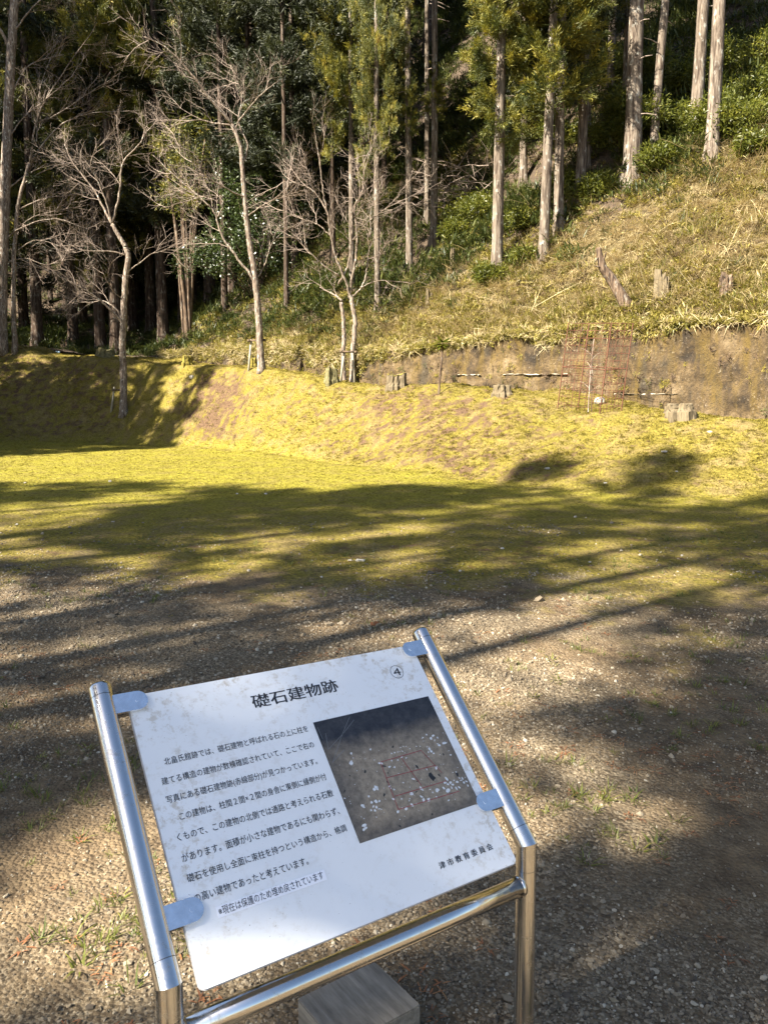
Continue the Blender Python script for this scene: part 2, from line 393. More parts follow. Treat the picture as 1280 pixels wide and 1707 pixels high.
def hit(px, py, d0=3.0, d1=95.0):
    d = np.arange(d0, d1, .04); r = FW + RT*(px-CX)/F - UP*(py-CY)/F
    P = EYE[None] + r[None]*(d/r[1])[:, None]
    below = P[:, 2] <= H(P[:, 0], P[:, 1])
    i = int(np.argmax(below)) if below.any() else len(d)-1
    p = P[i].copy(); p[2] = float(H(p[0], p[1])); return p

xs = np.concatenate([-np.geomspace(16, 260, 26)[::-1], np.arange(-15.9, 12.95, .1), np.geomspace(13, 260, 24)])
def sheet(name, rows, hf, mat, label, at):
    X = np.repeat(xs[None], rows.shape[0], 0); Y = rows; Z = hf(X, Y)
    V = np.stack([X, Y, Z], -1).reshape(-1, 3); nr, nc = X.shape
    i = np.arange(nr-1)[:, None]*nc; j = np.arange(nc-1)[None]
    q = np.stack([i+j, i+j+1, i+nc+j+1, i+nc+j], -1).reshape(-1, 4)
    mb = MB(); mb.add(V, q); me = mb.mesh(name, mat, True)
    for an, fn in at.items():
        a = me.attributes.new(an, 'FLOAT', 'POINT'); a.data.foreach_set('value', fn(V[:, 0], V[:, 1]).astype(np.float32))
    return tag(link(name, me), label, kind='structure')
def moss_f(x, y):
    edge = 6.6 - .28*np.clip(x, -6, 6) + (fbm(x*.35+5, y*.35, 51, 3)-.5)*2.6
    return sstep(-3.2, 2.6, y-edge)*1.05
def earth_f(x, y):
    m = sstep(-.3, .6, y-yb(x))*sstep(.4, -.6, y-yc(x))
    q = .27 + np.exp(-((x-1.0)/2.6)**2)*.30 + np.exp(-((x+5.2)/1.3)**2)*.42 + sstep(-8, -10, x)*.22
    pl = sstep(-.5, .2, y-yc(x))*.12 + sstep(13.5, 7.5, y)*.34*(y < yb(x))
    return np.clip(m*q + pl, 0, 1)
def dry_f(x, y):
    t = y-yw(x)
    lim = np.interp(x, [-8, -4, -1, 3, 6, 9, 14], [.4, 1.0, 1.8, 2.7, 4.2, 6.6, 9])
    return sstep(2.2, -1.2, t-lim)*sstep(-9, -4, x)
T01 = lambda n: np.linspace(0, 1, n)
B_, C_, W_ = yb(xs), yc(xs), yw(xs)
rows = np.concatenate([np.repeat(-np.geomspace(.4, 250, 22)[::-1][:, None], len(xs), 1),
    T01(110)[:, None]*B_[None], B_[None]+T01(60)[1:, None]*(C_-B_)[None], C_[None]+T01(14)[1:, None]*(W_+.15-C_)[None]])
sheet('ground', rows, hground, MT['ground'], 'gravel yard rising to a mossy earth bank', dict(moss=moss_f, earth=earth_f, lush=lambda x, y: sstep(.6, -.8, y-yb(x))*sstep(8, 14, y)))
tt = np.concatenate([np.linspace(.12, 14, 110), np.geomspace(14.3, 170, 40)])
sheet('hillside', W_[None]+tt[:, None], hhill, MT['hill'], 'wooded hillside with dry grass above the wall', dict(moss=dry_f))

# retaining wall -----------------------------------------------------------------------------------
wx = np.arange(-8.6, 13.0, .06); wyv = yw(wx); wz0 = ip(WALL, wx, 2)-.35; wz1 = ip(WALL, wx, 3)+.03
hz = T01(30)
Z = wz0[None]+hz[:, None]*(wz1-wz0)[None]
Yf = wyv[None]+.10*hz[:, None] - .10*(fbm(wx[None]*3.2+0*Z, Z*3.2, 61, 5)-.5)*2 - .05*(vnoise(wx[None]*11+0*Z, Z*11, 63)-.5) - .02
Yf[-1] += .04
V = np.stack([np.repeat(wx[None], 30, 0), Yf, Z], -1)
V = np.concatenate([V, np.stack([wx, wyv+.34, wz1], -1)[None], np.stack([wx, wyv+.34, wz0], -1)[None]], 0)
nr, nc = V.shape[:2]; i = np.arange(nr-1)[:, None]*nc; j = np.arange(nc-1)[None]
mb = MB(); mb.add(V, np.stack([i+j, i+j+1, i+nc+j+1, i+nc+j], -1).reshape(-1, 4))
wall = mb.obj('retaining_wall', MT['wall'], smooth=True)
tag(wall, 'low stained concrete retaining wall at the foot of the grassy hillside', 'wall')
def wall_strip(px0, px1, py, th, mat, name):
    mb = MB(); pts = []
    for px in np.linspace(px0, px1, 40):
        d = np.arange(12, 32, .02); r = FW+RT*(px-CX)/F-UP*(py-CY)/F; P = EYE+r*(d/r[1])[:, None]
        k = int(np.argmax(P[:, 1] > yw(P[:, 0])-.0)); pts.append(P[k])
    pts = np.array(pts); n = len(pts); pts[:, 2] += (vnoise(np.arange(n)*.7, np.zeros(n), 5)-.5)*.02
    t = th*np.clip(vnoise(np.arange(n)*.45+px0, np.zeros(n)+3, 9)*2.0-.55, .06, 1.2)
    fr = pts+np.array([0, -.035, 0]); bk = pts+np.array([0, .08, 0]); up = np.array([0, 0, 1.0])
    V = np.stack([fr-up*t[:, None], fr+up*t[:, None], bk+up*t[:, None], bk-up*t[:, None]], 1).reshape(-1, 3)
    i = np.arange(n-1)[:, None]*4; j = np.arange(4)[None]
    mb.add(V, np.stack([i+j, i+(j+1) % 4, i+4+(j+1) % 4, i+4+j], -1).reshape(-1, 4)); mb.obj(name, mat, wall)
wall_strip(760, 800, 625, .008, MT['joint'], 'lime_streak'); wall_strip(838, 945, 624, .009, MT['joint'], 'lime_streak')
wall_strip(1016, 1128, 657, .009, MT['joint'], 'lime_streak'); wall_strip(540, 572, 599, .008, MT['joint'], 'lime_streak')

# ------------------------------------------------------------------ information board
BC = np.array([-.10068, 1.33071, .88969]); BYAW, BTILT, BW, BH = .58368, .77802, .60, .4704
bh = np.array([math.cos(BYAW), math.sin(BYAW), 0]); bb = np.array([-math.sin(BYAW), math.cos(BYAW), 0])
bv = bb*math.cos(BTILT)+np.array([0, 0, 1])*math.sin(BTILT); bn = np.cross(bh, bv)
RB = np.stack([bh, bv, bn], 1)
def BP(u, v, n=0): return BC + bh*u + bv*v + bn*n
BF = Matrix(((bh[0], bv[0], bn[0], BC[0]), (bh[1], bv[1], bn[1], BC[1]), (bh[2], bv[2], bn[2], BC[2]), (0, 0, 0, 1)))
uL, uR, vBend = -.339, .341, -.212
gl = BP(uL, vBend, -.004); gr_ = BP(uR, vBend, -.004)
mid = (gl+gr_)/2; base0 = Vector((mid[0], mid[1], float(H(mid[0], mid[1]))))
sign = empty('information_board', base0, 'tilted white information board with black Japanese text in a steel tube frame', 'sign')
def sp(o):      # parent keeping world place
    o.parent = sign; o.matrix_parent_inverse = Matrix.Translation(-base0); return o
def board_part(name, mb, mat, smooth=False, parent=None):
    """part built in the board's own u, v, n axes"""
    o = mb.obj(name, mat, smooth=smooth)
    if parent is None:
        o.parent = sign; o.matrix_parent_inverse = Matrix.Translation(-base0); o.matrix_basis = BF
    else: o.parent = parent
    return o
def rrect(w, h, r, k=5):
    p = []
    for cx, cy, a0 in ((w/2-r, h/2-r, 0), (-w/2+r, h/2-r, 90), (-w/2+r, -h/2+r, 180), (w/2-r, -h/2+r, 270)):
        for q in range(k+1):
            a = math.radians(a0+90*q/k); p.append((cx+r*math.cos(a), cy+r*math.sin(a)))
    return np.array(p)
def prism(mb, outline, z0, z1):
    n = len(outline); o = np.asarray(outline)
    V = np.concatenate([np.c_[o, np.full(n, z0)], np.c_[o, np.full(n, z1)]])
    i = np.arange(n); mb.add(V, np.stack([i, (i+1) % n, n+(i+1) % n, n+i], -1))
    b = mb.n-2*n; mb.F.append(np.array([list(range(b+n-1, b-1, -1))])); mb.F.append(np.array([list(range(b+n, b+2*n))])); return mb
panel = board_part('panel', prism(MB(), rrect(BW, BH, .010), -.003, 0), MT['board'])
board_part('panel_backing', prism(MB(), rrect(BW+.0024, BH+.0024, .011), -.0075, -.0032), MT['edge'])

def text_mesh(body, offset=0.0):
    cu = bpy.data.curves.new('txt', 'FONT'); cu.body = body; cu.size = 1.0; cu.resolution_u = 2; cu.offset = offset
    o = bpy.data.objects.new('txt', cu); COL.objects.link(o); dg = bpy.context.evaluated_depsgraph_get()
    me = bpy.data.meshes.new_from_object(o.evaluated_get(dg)); bpy.data.objects.remove(o); bpy.data.curves.remove(cu)
    return me
def text_line(name, body, u0, u1, v, h, offset=.008, n=.0006, lead=0, label=None, strike=0):
    """line of lettering from the centre of its first glyph (u0) to the centre of its last (u1), in metres"""
    me = text_mesh(body, offset); me.name = name
    k = len(me.vertices); co = np.zeros(k*3, np.float32); me.vertices.foreach_get('co', co); co = co.reshape(-1, 3)
    x0, x1 = co[:, 0].min(), co[:, 0].max(); y0, y1 = np.percentile(co[:, 1], 2), np.percentile(co[:, 1], 98)
    g = h/2; sx = (u1-u0+2*g)/(x1-x0); sy = h/(y1-y0)
    co[:, 0] = (co[:, 0]-x0)*sx+u0-g; co[:, 1] = (co[:, 1]-(y0+y1)/2)*sy+v; co[:, 2] = n
    me.vertices.foreach_set('co', co.ravel()); me.update(); me.materials.clear(); me.materials.append(MT['ink'])
    if strike:
        m2 = me.copy(); bm = bmesh.new(); bm.from_mesh(me)
        m2.transform(Matrix.Translation((strike, 0, .00008))); bm.from_mesh(m2); bm.to_mesh(me); bm.free(); bpy.data.meshes.remove(m2)
    o = link(name, me, panel)
    if label: o['label'] = label
    return o
text_line('title_lettering', '礎石建物跡', -.073, .080, .1785, .027, .003, strike=.0008, label='bold black title line of the board')
LN = [('北畠氏館跡では、礎石建物と呼ばれる石の上に柱を', -.261, -.006, .1055), ('建てる構造の建物が数棟確認されていて、ここで右の', -.273, -.006, .0735),
      ('写真にある礎石建物跡(赤線部分)が見つかっています。', -.273, -.012, .042), ('この建物は、柱間２間×２間の身舎に東側に縁側が付', -.260, -.006, .0105),
      ('くもので、この建物の北側では通路と考えられる石敷', -.272, -.005, -.0205), ('があります。面積が小さな建物であるにも関わらず、', -.273, -.006, -.053),
      ('礎石を使用し全面に束柱を持つという構造から、格調', -.273, -.005, -.084), ('の高い建物であったと考えています。', -.270, -.091, -.115)]
for s, a, b, v in LN: text_line('text_line', s, a, b, v, .0125, .002, strike=0)
st = board_part('sticker', MB().box((-.1565, -.1445, .0005), (.186, .0165, .0004)), MT['sticker'], parent=panel)
text_line('sticker_lettering', '※現在は保護のため埋め戻されています', -.241, -.074, -.1438, .0118, .0, .0011)
text_line('signature_lettering', '津 市 教 育 委 員 会', .148, .258, -.194, .0118, .002, strike=.0005)
text_line('number_lettering', '4', .236, .236, .1805, .0170, .0)
th = np.arange(40)/40*2*math.pi; ring = []
mb = MB(); ro = np.c_[.236+.0150*np.cos(th), .1805+.0150*np.sin(th), np.full(40, .0007)]; ri = np.c_[.236+.0141*np.cos(th), .1805+.0141*np.sin(th), np.full(40, .0007)]
i = np.arange(40); mb.add(np.concatenate([ro, ri]), np.stack([i, (i+1) % 40, 40+(i+1) % 40, 40+i], -1)); board_part('number_ring', mb, MT['ink'], parent=panel)
photo = board_part('printed_photograph', MB().box((.148, -.001, .0004), (.266, .230, .0004)), MT['photo'], parent=panel)
photo['label'] = 'dark printed photograph of an excavation with white stones and red lines'
ST=[(65,39,48),(58,22,54),(106,37,25),(114,7,49),(86,-34,84),(81,-36,36),(65,-45,41),(47,-58,52),(66,-56,41),(75,-57,41),(82,-58,30),(66,-64,35),(71,-67,41),(75,-71,29),(59,-69,26),(66,-71,29),(35,-90,57),(33,-96,51),(19,-36,37),(129,-4,28),(139,-7,25),(162,7,38),(139,6,22),(171,4,22),(152,4,19),(105,16,18),(119,-46,30),(113,-38,36),(114,-42,24),(143,-39,28),(167,-38,44),(110,-62,66),(126,-66,30),(108,-86,54),(127,-85,42),(139,-73,31),(141,-82,49),(149,-63,49),(174,-59,69),(167,-73,37),(168,-79,37),(178,-82,63),(193,-72,32),(197,-81,32),(191,-65,25),(206,-70,51),(220,-70,45),(226,-76,58),(237,-74,46),(218,-94,42),(235,-55,78),(224,-30,72),(203,-28,29),(228,-61,45),(233,-66,45),(239,-64,39),(242,-69,39),(246,-78,46),(253,-78,33),(249,-62,33),(254,-67,40),(264,-66,40),(268,-72,40),(274,-71,30),(276,-63,25),(269,-63,30),(263,-61,30),(273,-79,30),(262,-48,27),(267,12,54),(257,26,41),(250,32,41),(242,28,34),(248,22,40),(251,14,34),(236,37,27),(225,33,30),(253,11,30),(225,14,30),(228,9,40),(230,3,40),(233,-2,30),(223,3,30),(203,20,23),(187,19,23),(181,25,19),(169,18,26),(159,19,25),(152,19,25),(145,19,25),(211,18,16),(169,26,16),(176,26,16),(268,-5,20),(268,-14,24)]
DK=[(121,-14,49),(78,0,54),(154,31,45),(119,0,55),(185,-18,96),(207,-44,129),(262,-54,107),(223,-45,52),(173,-108,50),(101,-110,40),(96,-50,54),(24,-24,57),(45,0,41),(79,27,30),(253,-9,40),(112,-29,30),(172,-44,31),(161,-62,31)]
RL=[[(115,9),(209,10)],[(209,10),(231,-42)],[(112,-22),(223,-25)],[(115,9),(111,-82)],[(161,6),(177,-54)],[(115,-58),(233,-59)],[(111,-82),(249,-84)]]
BRN=[[(92,109),(62,78),(22,31)],[(62,78),(24,57)],[(31,88),(24,57)],[(98,101),(66,80)],[(20,103),(21,79)],[(55,49),(24,33)]]
def blobs(lst, n, k=.95, flat=.75):
    mb = MB(); rr = np.random.default_rng(3)
    for u, v, r in lst:
        m = 8; a = np.arange(m)/m*2*math.pi+rr.random(); q = r*1e-4*k*(.6+.65*rr.random(m))
        q = q*rr.uniform(.6, 1.25); an = rr.random()*3; fl = flat*rr.uniform(.6, 1.2); X_, Y_ = q*np.cos(a), q*np.sin(a)*fl
        P = np.c_[u*1e-3+X_*math.cos(an)-Y_*math.sin(an), v*1e-3+(X_*math.sin(an)+Y_*math.cos(an))*.85, np.full(m, n)]; mb.add(P, [list(range(m))])
    return mb
def lines(lst, w, n):
    mb = MB()
    for L in lst:
        for a, b in zip(L[:-1], L[1:]):
            a = np.array(a)*1e-3; b = np.array(b)*1e-3; t = b-a; t /= np.linalg.norm(t); s = np.array([-t[1], t[0]])*w/2
            mb.add(np.c_[np.array([a-s, b-s, b+s, a+s]), np.full(4, n)], [(0, 1, 2, 3)])
    return mb
_ps = board_part('printed_shadows', blobs(DK, .0008, .75, .5), MT['pdark'], parent=photo)
_pt = board_part('printed_stones', blobs(ST+[(float(a), float(b), 12) for a, b in zip(rng.uniform(25, 275, 60), rng.uniform(-100, 40, 60))], .0010), MT['pstone'], parent=photo)
_ps['kind'] = _pt['kind'] = 'stuff'
board_part('printed_branches', lines(BRN, .0008, .0009), MT['pgrey'], parent=photo)
board_part('printed_red_lines', lines(RL, .0010, .0012), MT['red'], parent=photo)
# clamps
def clamp(u, v, side):
    L = .058; o = []
    for q in range(13):
        a = math.radians(-90+180*q/12); o.append((L-.017+.017*math.cos(a), .0175*math.sin(a)))
    o = [(0, -.0175)]+o+[(0, .0175)]; o = np.array(o)
    if side > 0: o[:, 0] *= -1; o = o[::-1]
    o = o+np.array([u, v])
    mb = prism(MB(), o, .0010, .0075)
    c = board_part('clamp', mb, MT['plate'])
    for dx in (.020, .040):
        bx_ = u+dx*(1 if side < 0 else -1); hx = np.array([(bx_+.0032*math.cos(q*math.pi/5), v+.0032*math.sin(q*math.pi/5)) for q in range(10)])
        if dx > .03: board_part('rivet', prism(MB(), hx, .0075, .0082), MT['plate'], parent=c)
    prism2 = prism(MB(), (o-np.array([u, v]))*np.array([.92, .86])+np.array([u, v]), -.016, -.0078)
    board_part('clamp_jaw', prism2, MT['steel'], parent=c)
clamp(uL+.013, .222, -1); clamp(uL+.013, -.130, -1); clamp(uR-.013, .222, 1); clamp(uR-.013, -.119, 1)
# tubes
TR_ = .0191
def ring(c, e1, e2, n=28):
    th = np.arange(n)/n*2*math.pi; return c+np.cos(th)[:, None]*e1+np.sin(th)[:, None]*e2
def loft(rings, capa=True, capb=True):
    mb = MB(); R = np.array(rings); m, n = R.shape[:2]; i = np.arange(m-1)[:, None]*n; j = np.arange(n)[None]
    mb.add(R, np.stack([i+j, i+(j+1) % n, i+n+(j+1) % n, i+n+j], -1).reshape(-1, 4))
    if capa: mb.F.append(np.array([list(range(n-1, -1, -1))]))
    if capb: mb.F.append(np.array([list(range((m-1)*n, m*n))]))
    return mb
def seam(c, ax, name='sleeve_seam'): sp(MB().tube([c-ax*.0005, c+ax*.0005], TR_*1.003, 28).obj(name, MT['pdark'], smooth=True))
side = bh; upz = np.array([0, 0, 1.0]); nz = np.cross(side, upz)      # post cross axes: side, nz
mdir = bv+upz; mdir /= np.linalg.norm(mdir); ch = float(mdir @ upz)   # mitre plane bisects rail and post
e_m = np.cross(side, mdir); e_m = e_m if e_m @ bn > 0 else -e_m
e_r = bn; e_p = nz if nz @ bn > 0 else -nz
railobs = []
for u in (uL, uR):
    b = BP(u, vBend, -.004); a = BP(u, .280-TR_, -.004); railobs.append(b)
    mit = ring(b, side*TR_, e_m*TR_/ch)
    R = [mit]+[ring(b+bv*q, side*TR_, e_r*TR_) for q in (.028, .1, .2, .3, .4)]+[ring(a, side*TR_, e_r*TR_)]
    for q in range(1, 7):
        t = math.radians(90*q/6); c = max(math.cos(t), .02); R.append(ring(a+bv*TR_*.6*math.sin(t), side*TR_*c, e_r*TR_*c))
    sp(loft(R, False).obj('side_rail', MT['steel'], smooth=True))
    seam(BP(u, -.181, -.004), bv); seam(BP(u, .262-TR_, -.004), bv, 'cap_seam')
    g = float(H(b[0], b[1]))-.25
    sp(loft([mit]+[ring(np.array([b[0], b[1], z]), side*TR_, e_p*TR_) for z in (b[2]-.026, b[2]-.06, b[2]-.2, b[2]-.4, g)], False).obj('post', MT['steel'], smooth=True))
    seam(b-upz*.046, upz)
zc = .660
A = railobs[0].copy(); B = railobs[1].copy(); A[2] = B[2] = zc; dv = (B-A)/np.linalg.norm(B-A)
m = MB().tube([A+dv*.012, A+dv*.2, B-dv*.2, B-dv*.012], TR_*.92, 28); sp(m.obj('crossbar', MT['steel'], smooth=True))
for e in (A+dv*.016, B-dv*.021): m = MB().tube([e, e+dv*.005], TR_*1.02, 28); sp(m.obj('weld_collar', MT['steel'], smooth=True))

# weathered wooden block under the board
def onz(px, py, z): r = FW+RT*(px-CX)/F-UP*(py-CY)/F; return (EYE+r*((z-CAMH)/r[2]))[:2]
BZ = .13; k_r, k_b, k_l = onz(701, 1691, BZ), onz(625, 1617, BZ), onz(496, 1680, BZ)
e1 = k_r-k_b; e2 = k_l-k_b; bcx = (k_r+k_l)/2; ang = math.atan2(e2[1], e2[0])
bo = MB(); o = rrect(np.linalg.norm(e2), np.linalg.norm(e1), .006, 2); prism(bo, o, -.06, BZ-.004); prism(bo, o*.985, BZ-.004, BZ)
blk = bo.obj('wooden_block', MT['block'], loc=(bcx[0], bcx[1], float(H(*bcx)))); blk.rotation_euler.z = ang
tag(blk, 'weathered grey wooden block on the gravel under the information board', 'block')

# ------------------------------------------------------------------ vegetation prototypes
def quads_leaf(P, D, L, Wd, rr, S=None):
    """pointed leaf quads: base, side, tip, side"""
    n = len(P)
    if S is None:
        S = np.cross(D, rr.normal(size=(n, 3)))
    S = S/(np.linalg.norm(S, axis=1)[:, None]+1e-9); L = np.broadcast_to(L, (n,))[:, None]; Wd = np.broadcast_to(Wd, (n,))[:, None]
    V = np.stack([P, P+D*L*.5+S*Wd/2, P+D*L, P+D*L*.5-S*Wd/2], 1)
    return V
def add_leaves(mb, V, rnd):
    n = len(V); mb.add(V.reshape(-1, 3), np.arange(n*4).reshape(n, 4), np.repeat(rnd, 4))
def unit(v): return v/(np.linalg.norm(v, axis=-1, keepdims=True)+1e-9)

def cedar_crown(name, Hc, R, ntail, per, mat, seed, narrow=0, leafL=.15, leafW=.024):
    rr = np.random.default_rng(seed); mb = MB()
    nb = max(24, ntail//9); hb = np.sort(rr.random(nb)**.9)*Hc; az = rr.random(nb)*2*math.pi
    prof = np.clip((1-(hb/Hc))**.75, .06, 1)*np.clip(.55+hb/Hc*2.5, 0, 1)
    L = R*prof*(.55+.6*rr.random(nb))
    P = []; D = []
    for k in range(nb):
        d = np.array([math.cos(az[k]), math.sin(az[k]), 0])
        c = int(max(3, round(ntail/nb*L[k]/(R*.6))))
        t = .25+.75*np.sqrt(rr.random(c)); side = rr.normal(size=c)*.20*L[k]*t; s = np.array([-d[1], d[0], 0])
        z = hb[k] + L[k]*(.25*t - .42*t*t) + rr.normal(size=c)*.14
        p = d*(t*L[k])[:, None] + s*side[:, None]; p[:, 2] = z
        P.append(p); D.append(unit(d[None]*.8+s[None]*(side/L[k])[:, None]*2 + np.array([0, 0, .35])[None] + rr.normal(size=(c, 3))*.35))
        mb.tube([np.array([0, 0, hb[k]-.1]), d*L[k]*.5+np.array([0, 0, hb[k]+L[k]*.03]), d*L[k]*.9+np.array([0, 0, hb[k]-L[k]*.12])], [.028, .018, .006], 4, False, r=.02)
    P = np.concatenate(P); D = np.concatenate(D); n = len(P)
    # each tail: sprays around a short curved axis
    ax = np.repeat(D, per, 0); t = rr.random(n*per); ln = np.repeat(.40+.45*rr.random(n), per)
    base = np.repeat(P, per, 0)+ax*(t*ln)[:, None]+rr.normal(size=(n*per, 3))*(.10*(1.15-t))[:, None]
    dr = unit(ax+rr.normal(size=(n*per, 3))*.62)
    rnd = np.clip(np.repeat(rr.random(n), per)*.55+rr.random(n*per)*.2+t*.25, 0, 1)
    dead = np.repeat(rr.random(n) < .04, per); rnd = np.where(dead, 1.0, rnd*.92)
    add_leaves(mb, quads_leaf(base, dr, leafL*(.6+.8*rr.random(n*per)), leafW*(.7+.6*rr.random(n*per)), rr), rnd)
    return mb.mesh(name, mat)
CR = {
 'A': cedar_crown('crown', 13, 2.5, 620, 115, MT['cedar'], 1),
 'B': cedar_crown('crown', 11, 2.0, 500, 115, MT['cedar'], 2),
 'C': cedar_crown('crown', 7, 1.25, 250, 120, MT['cedar'], 3),
 'D': cedar_crown('crown', 14, 2.9, 640, 100, MT['cedar_shade'], 4, leafL=.18, leafW=.032),
 'E': cedar_crown('crown', 12, 2.4, 520, 100, MT['cedar_shade'], 5, leafL=.18, leafW=.032),
}
CR['S'] = cedar_crown('crown', 9, 2.2, 300, 26, MT['cedar_shade'], 6, leafL=.20, leafW=.07)
CRH = dict(S=9, A=13, B=11, C=7, D=14, E=12)

def trunk_mesh(h, r, lean=(0, 0), seed=0, n=12):
    rr = np.random.default_rng(seed); t = np.concatenate([[-.02, 0, .012, .03, .06], np.linspace(.1, 1, 16)])
    z = t*h; P = np.stack([lean[0]*z+.02*np.sin(z*.5+seed)*r*4, lean[1]*z, z], -1)
    flare = 1+.42*np.exp(-np.maximum(z, 0)/(r*1.8))
    rad = r*flare*(1-.72*np.clip(t, 0, 1)); mb = MB(); mb.tube(P, rad, n, False)
    V = mb.V[0]; ang = np.arctan2(V[:, 1]-np.repeat(P[:, 1], n), V[:, 0]-np.repeat(P[:, 0], n)); zz = V[:, 2]
    but = 1+.14*np.exp(-np.maximum(zz, 0)/(r*2))*np.cos(ang*4+seed)+.035*rr.normal(size=len(V))
    c = np.repeat(P, n, 0); V[:, :2] = c[:, :2]+(V[:, :2]-c[:, :2])*but[:, None]; mb.V[0] = V
    return mb
def cedar(p, r, h, crowns, label, group='cedars on the hillside', lean=(0, 0), seed=0, trunk=None, stubs=0, tscale=(1, 1, 1)):
    """crowns: list of (mesh key, z base, xy scale, z scale)"""
    t = empty('cedar_tree', p, label, 'tree', group)
    if trunk is None: trunk = trunk_mesh(h, r, lean, seed).mesh('trunk', MT['cedar_bark'], True)
    tk = link('trunk', trunk, t); tk.scale = tscale
    rr = np.random.default_rng(seed+99)
    for k, zb, sx, sz in crowns:
        c = link('crown', CR[k], t, (lean[0]*zb, lean[1]*zb, zb)); c.scale = (sx, sx, sz); c.rotation_euler = (lean[1]*-.5, lean[0]*.5, rr.random()*6.28)
    for s in range(stubs):
        z = rr.uniform(1.5, h*.45); a = rr.random()*6.28; L = rr.uniform(.25, .9); d = np.array([math.cos(a), math.sin(a), rr.uniform(-.4, .15)])
        b = np.array([lean[0]*z, lean[1]*z, z]); link('dead_branch', MB().tube([b, b+d*L*.6, b+d*L+np.array([0, 0, -.08*L])], [.016, .011, .004], 5).mesh('dead_branch', MT['twig']), t)
    return t
def at_py(p, py, d=None):
    """height above the foot p at which a vertical stem crosses picture row py"""
    d = p[1] if d is None else d
    return W(CX+(p[0]/p[1])*F, py, d)[2]-p[2]

# cedars whose trunks show on the hillside: (px, py, width px, lean, crown specs by picture row, label)
CED = [
 (1185, 266, 25, .012, [], 'pale leaning cedar trunk at the top of the dry grass beside a darker thicker trunk'),
 (1158, 213, 23, .030, [], 'dark grey cedar trunk leaning behind the pale trunk at the top of the dry grass'),
 (1051, 302, 32, .010, [], 'thickest pale cedar trunk with a broad flared foot above the dry grass'),
 (1087, 263, 17, .055, [], 'slender cedar trunk leaning away from the thickest flared cedar'),
 (1017, 156, 15, .01, [('E', -40, .8, 1)], 'dark slim cedar trunk standing uphill among green undergrowth'),
 (1042, 200, 15, .0, [], 'slim brown cedar trunk hidden behind the thickest flared cedar'),
 (966, 331, 19, .02, [('B', 60, .8, .9)], 'cedar with brown slightly leaning trunk and foliage high up between grass and undergrowth'),
 (977, 285, 13, .0, [('E', 70, .7, .9)], 'thin dark cedar trunk close behind the brown leaning one'),
 (904, 436, 20, .03, [('C', 215, 1.0, .9), ('B', 100, .85, .9)], 'lit cedar with leafy shoots low on its trunk, standing at the edge of dry grass'),
 (930, 381, 19, .0, [('C', 190, .9, .8), ('A', 40, .7, .9)], 'straight pale cedar close beside another with low leafy shoots'),
 (872, 306, 15, .0, [('E', 175, .8, 1)], 'shaded cedar trunk behind brown brushwood with hanging dark foliage'),
 (829, 450, 22, .004, [('C', 222, .8, .8), ('B', -40, .8, .9)], 'straight pale cedar trunk with one round leafy clump halfway up'),
 (723, 406, 14, .0, [('C', 200, .32, .25), ('B', -200, .7, 1)], 'pale straight cedar, one of a close pair on the slope'),
 (711, 376, 11, .0, [('E', -60, .8, 1)], 'thin darker cedar, rear one of a close pair on the slope'),
 (682, 464, 14, -.005, [('C', 225, .28, .3), ('B', -220, .6, 1)], 'straight pale cedar with few small tufts standing on the green slope'),
 (629, 516, 12, .0, [('C', 290, .5, .75), ('A', 215, .40, 1)], 'cedar with yellow-green crown reaching low above the double-stemmed bare tree'),
 (587, 480, 11, .0, [('A', 255, .55, 1.0), ('C', 215, .8, .8)], 'cedar with broad sunlit yellow-green crown behind the double-stemmed bare tree'),
]
for k, (px, py, wpx, ln, crs, lab) in enumerate(CED):
    p = hit(px, py); r = wpx/2/F*p[1]*.84; h = 21+2*math.sin(k*2.3)
    cl = []
    for key, rw, sx, sz in crs: cl.append((key, max(1.5, at_py(p, rw)), sx, sz))
    if not cl: cl = [('B', 14.5, .9, .8)]
    elif cl[-1][1] < 6: cl.append(('E', 12.5, .9, .9))
    cedar(p, r, h, cl, lab, lean=(ln, 0), seed=k, stubs=5)

# wood behind, in shade: individual cedars sharing meshes
SH = [trunk_mesh(24, .24, (0, 0), 50+k).mesh('trunk', MT['bark_shade'], True) for k in range(3)]
DARK = [(478, 520, 8), (375, 520, 10), (268, 531, 13), (312, 541, 8), (325, 516, 7), (172, 520, 12), (388, 495, 15), (491, 452, 10), (110, 520, 9), (140, 548, 12), (60, 530, 8), (85, 500, 7), (230, 500, 8), (420, 470, 9), (555, 440, 9), (640, 330, 9)]
def free(px, d): p = W(px, 500, d); p[2] = float(H(p[0], p[1])); return p
fg = 'cedars in the dark wood'
DKL = ['thin straight cedar rising above the glossy evergreen', 'cedar trunk directly behind the tall forking bare tree', 'pale-lichened cedar trunk between the hollow tree and the mossy-capped stump', 'very slim cedar stem under the light green young conifer', 'very slim leaning cedar stem next to the glossy evergreen', 'dark cedar trunk directly behind the tree in the shaded hollow', 'thick reddish cedar trunk under the glossy evergreen', 'brown cedar trunk in shade between forking and double-stemmed trees',
 'dark cedar trunk behind the low limbs of the hollow tree', 'dark crooked cedar by the row of stones at the path', 'dark slim cedar beside the small fan-twigged bare tree', 'dark slim cedar deep in the wood above the path', 'dark slim cedar just behind the hollow tree towards the young conifer', 'slim cedar behind the long curved limb of the forking tree', 'slim cedar behind the limbs of the double-stemmed tree', 'slim shaded cedar behind the yellow-green crown']
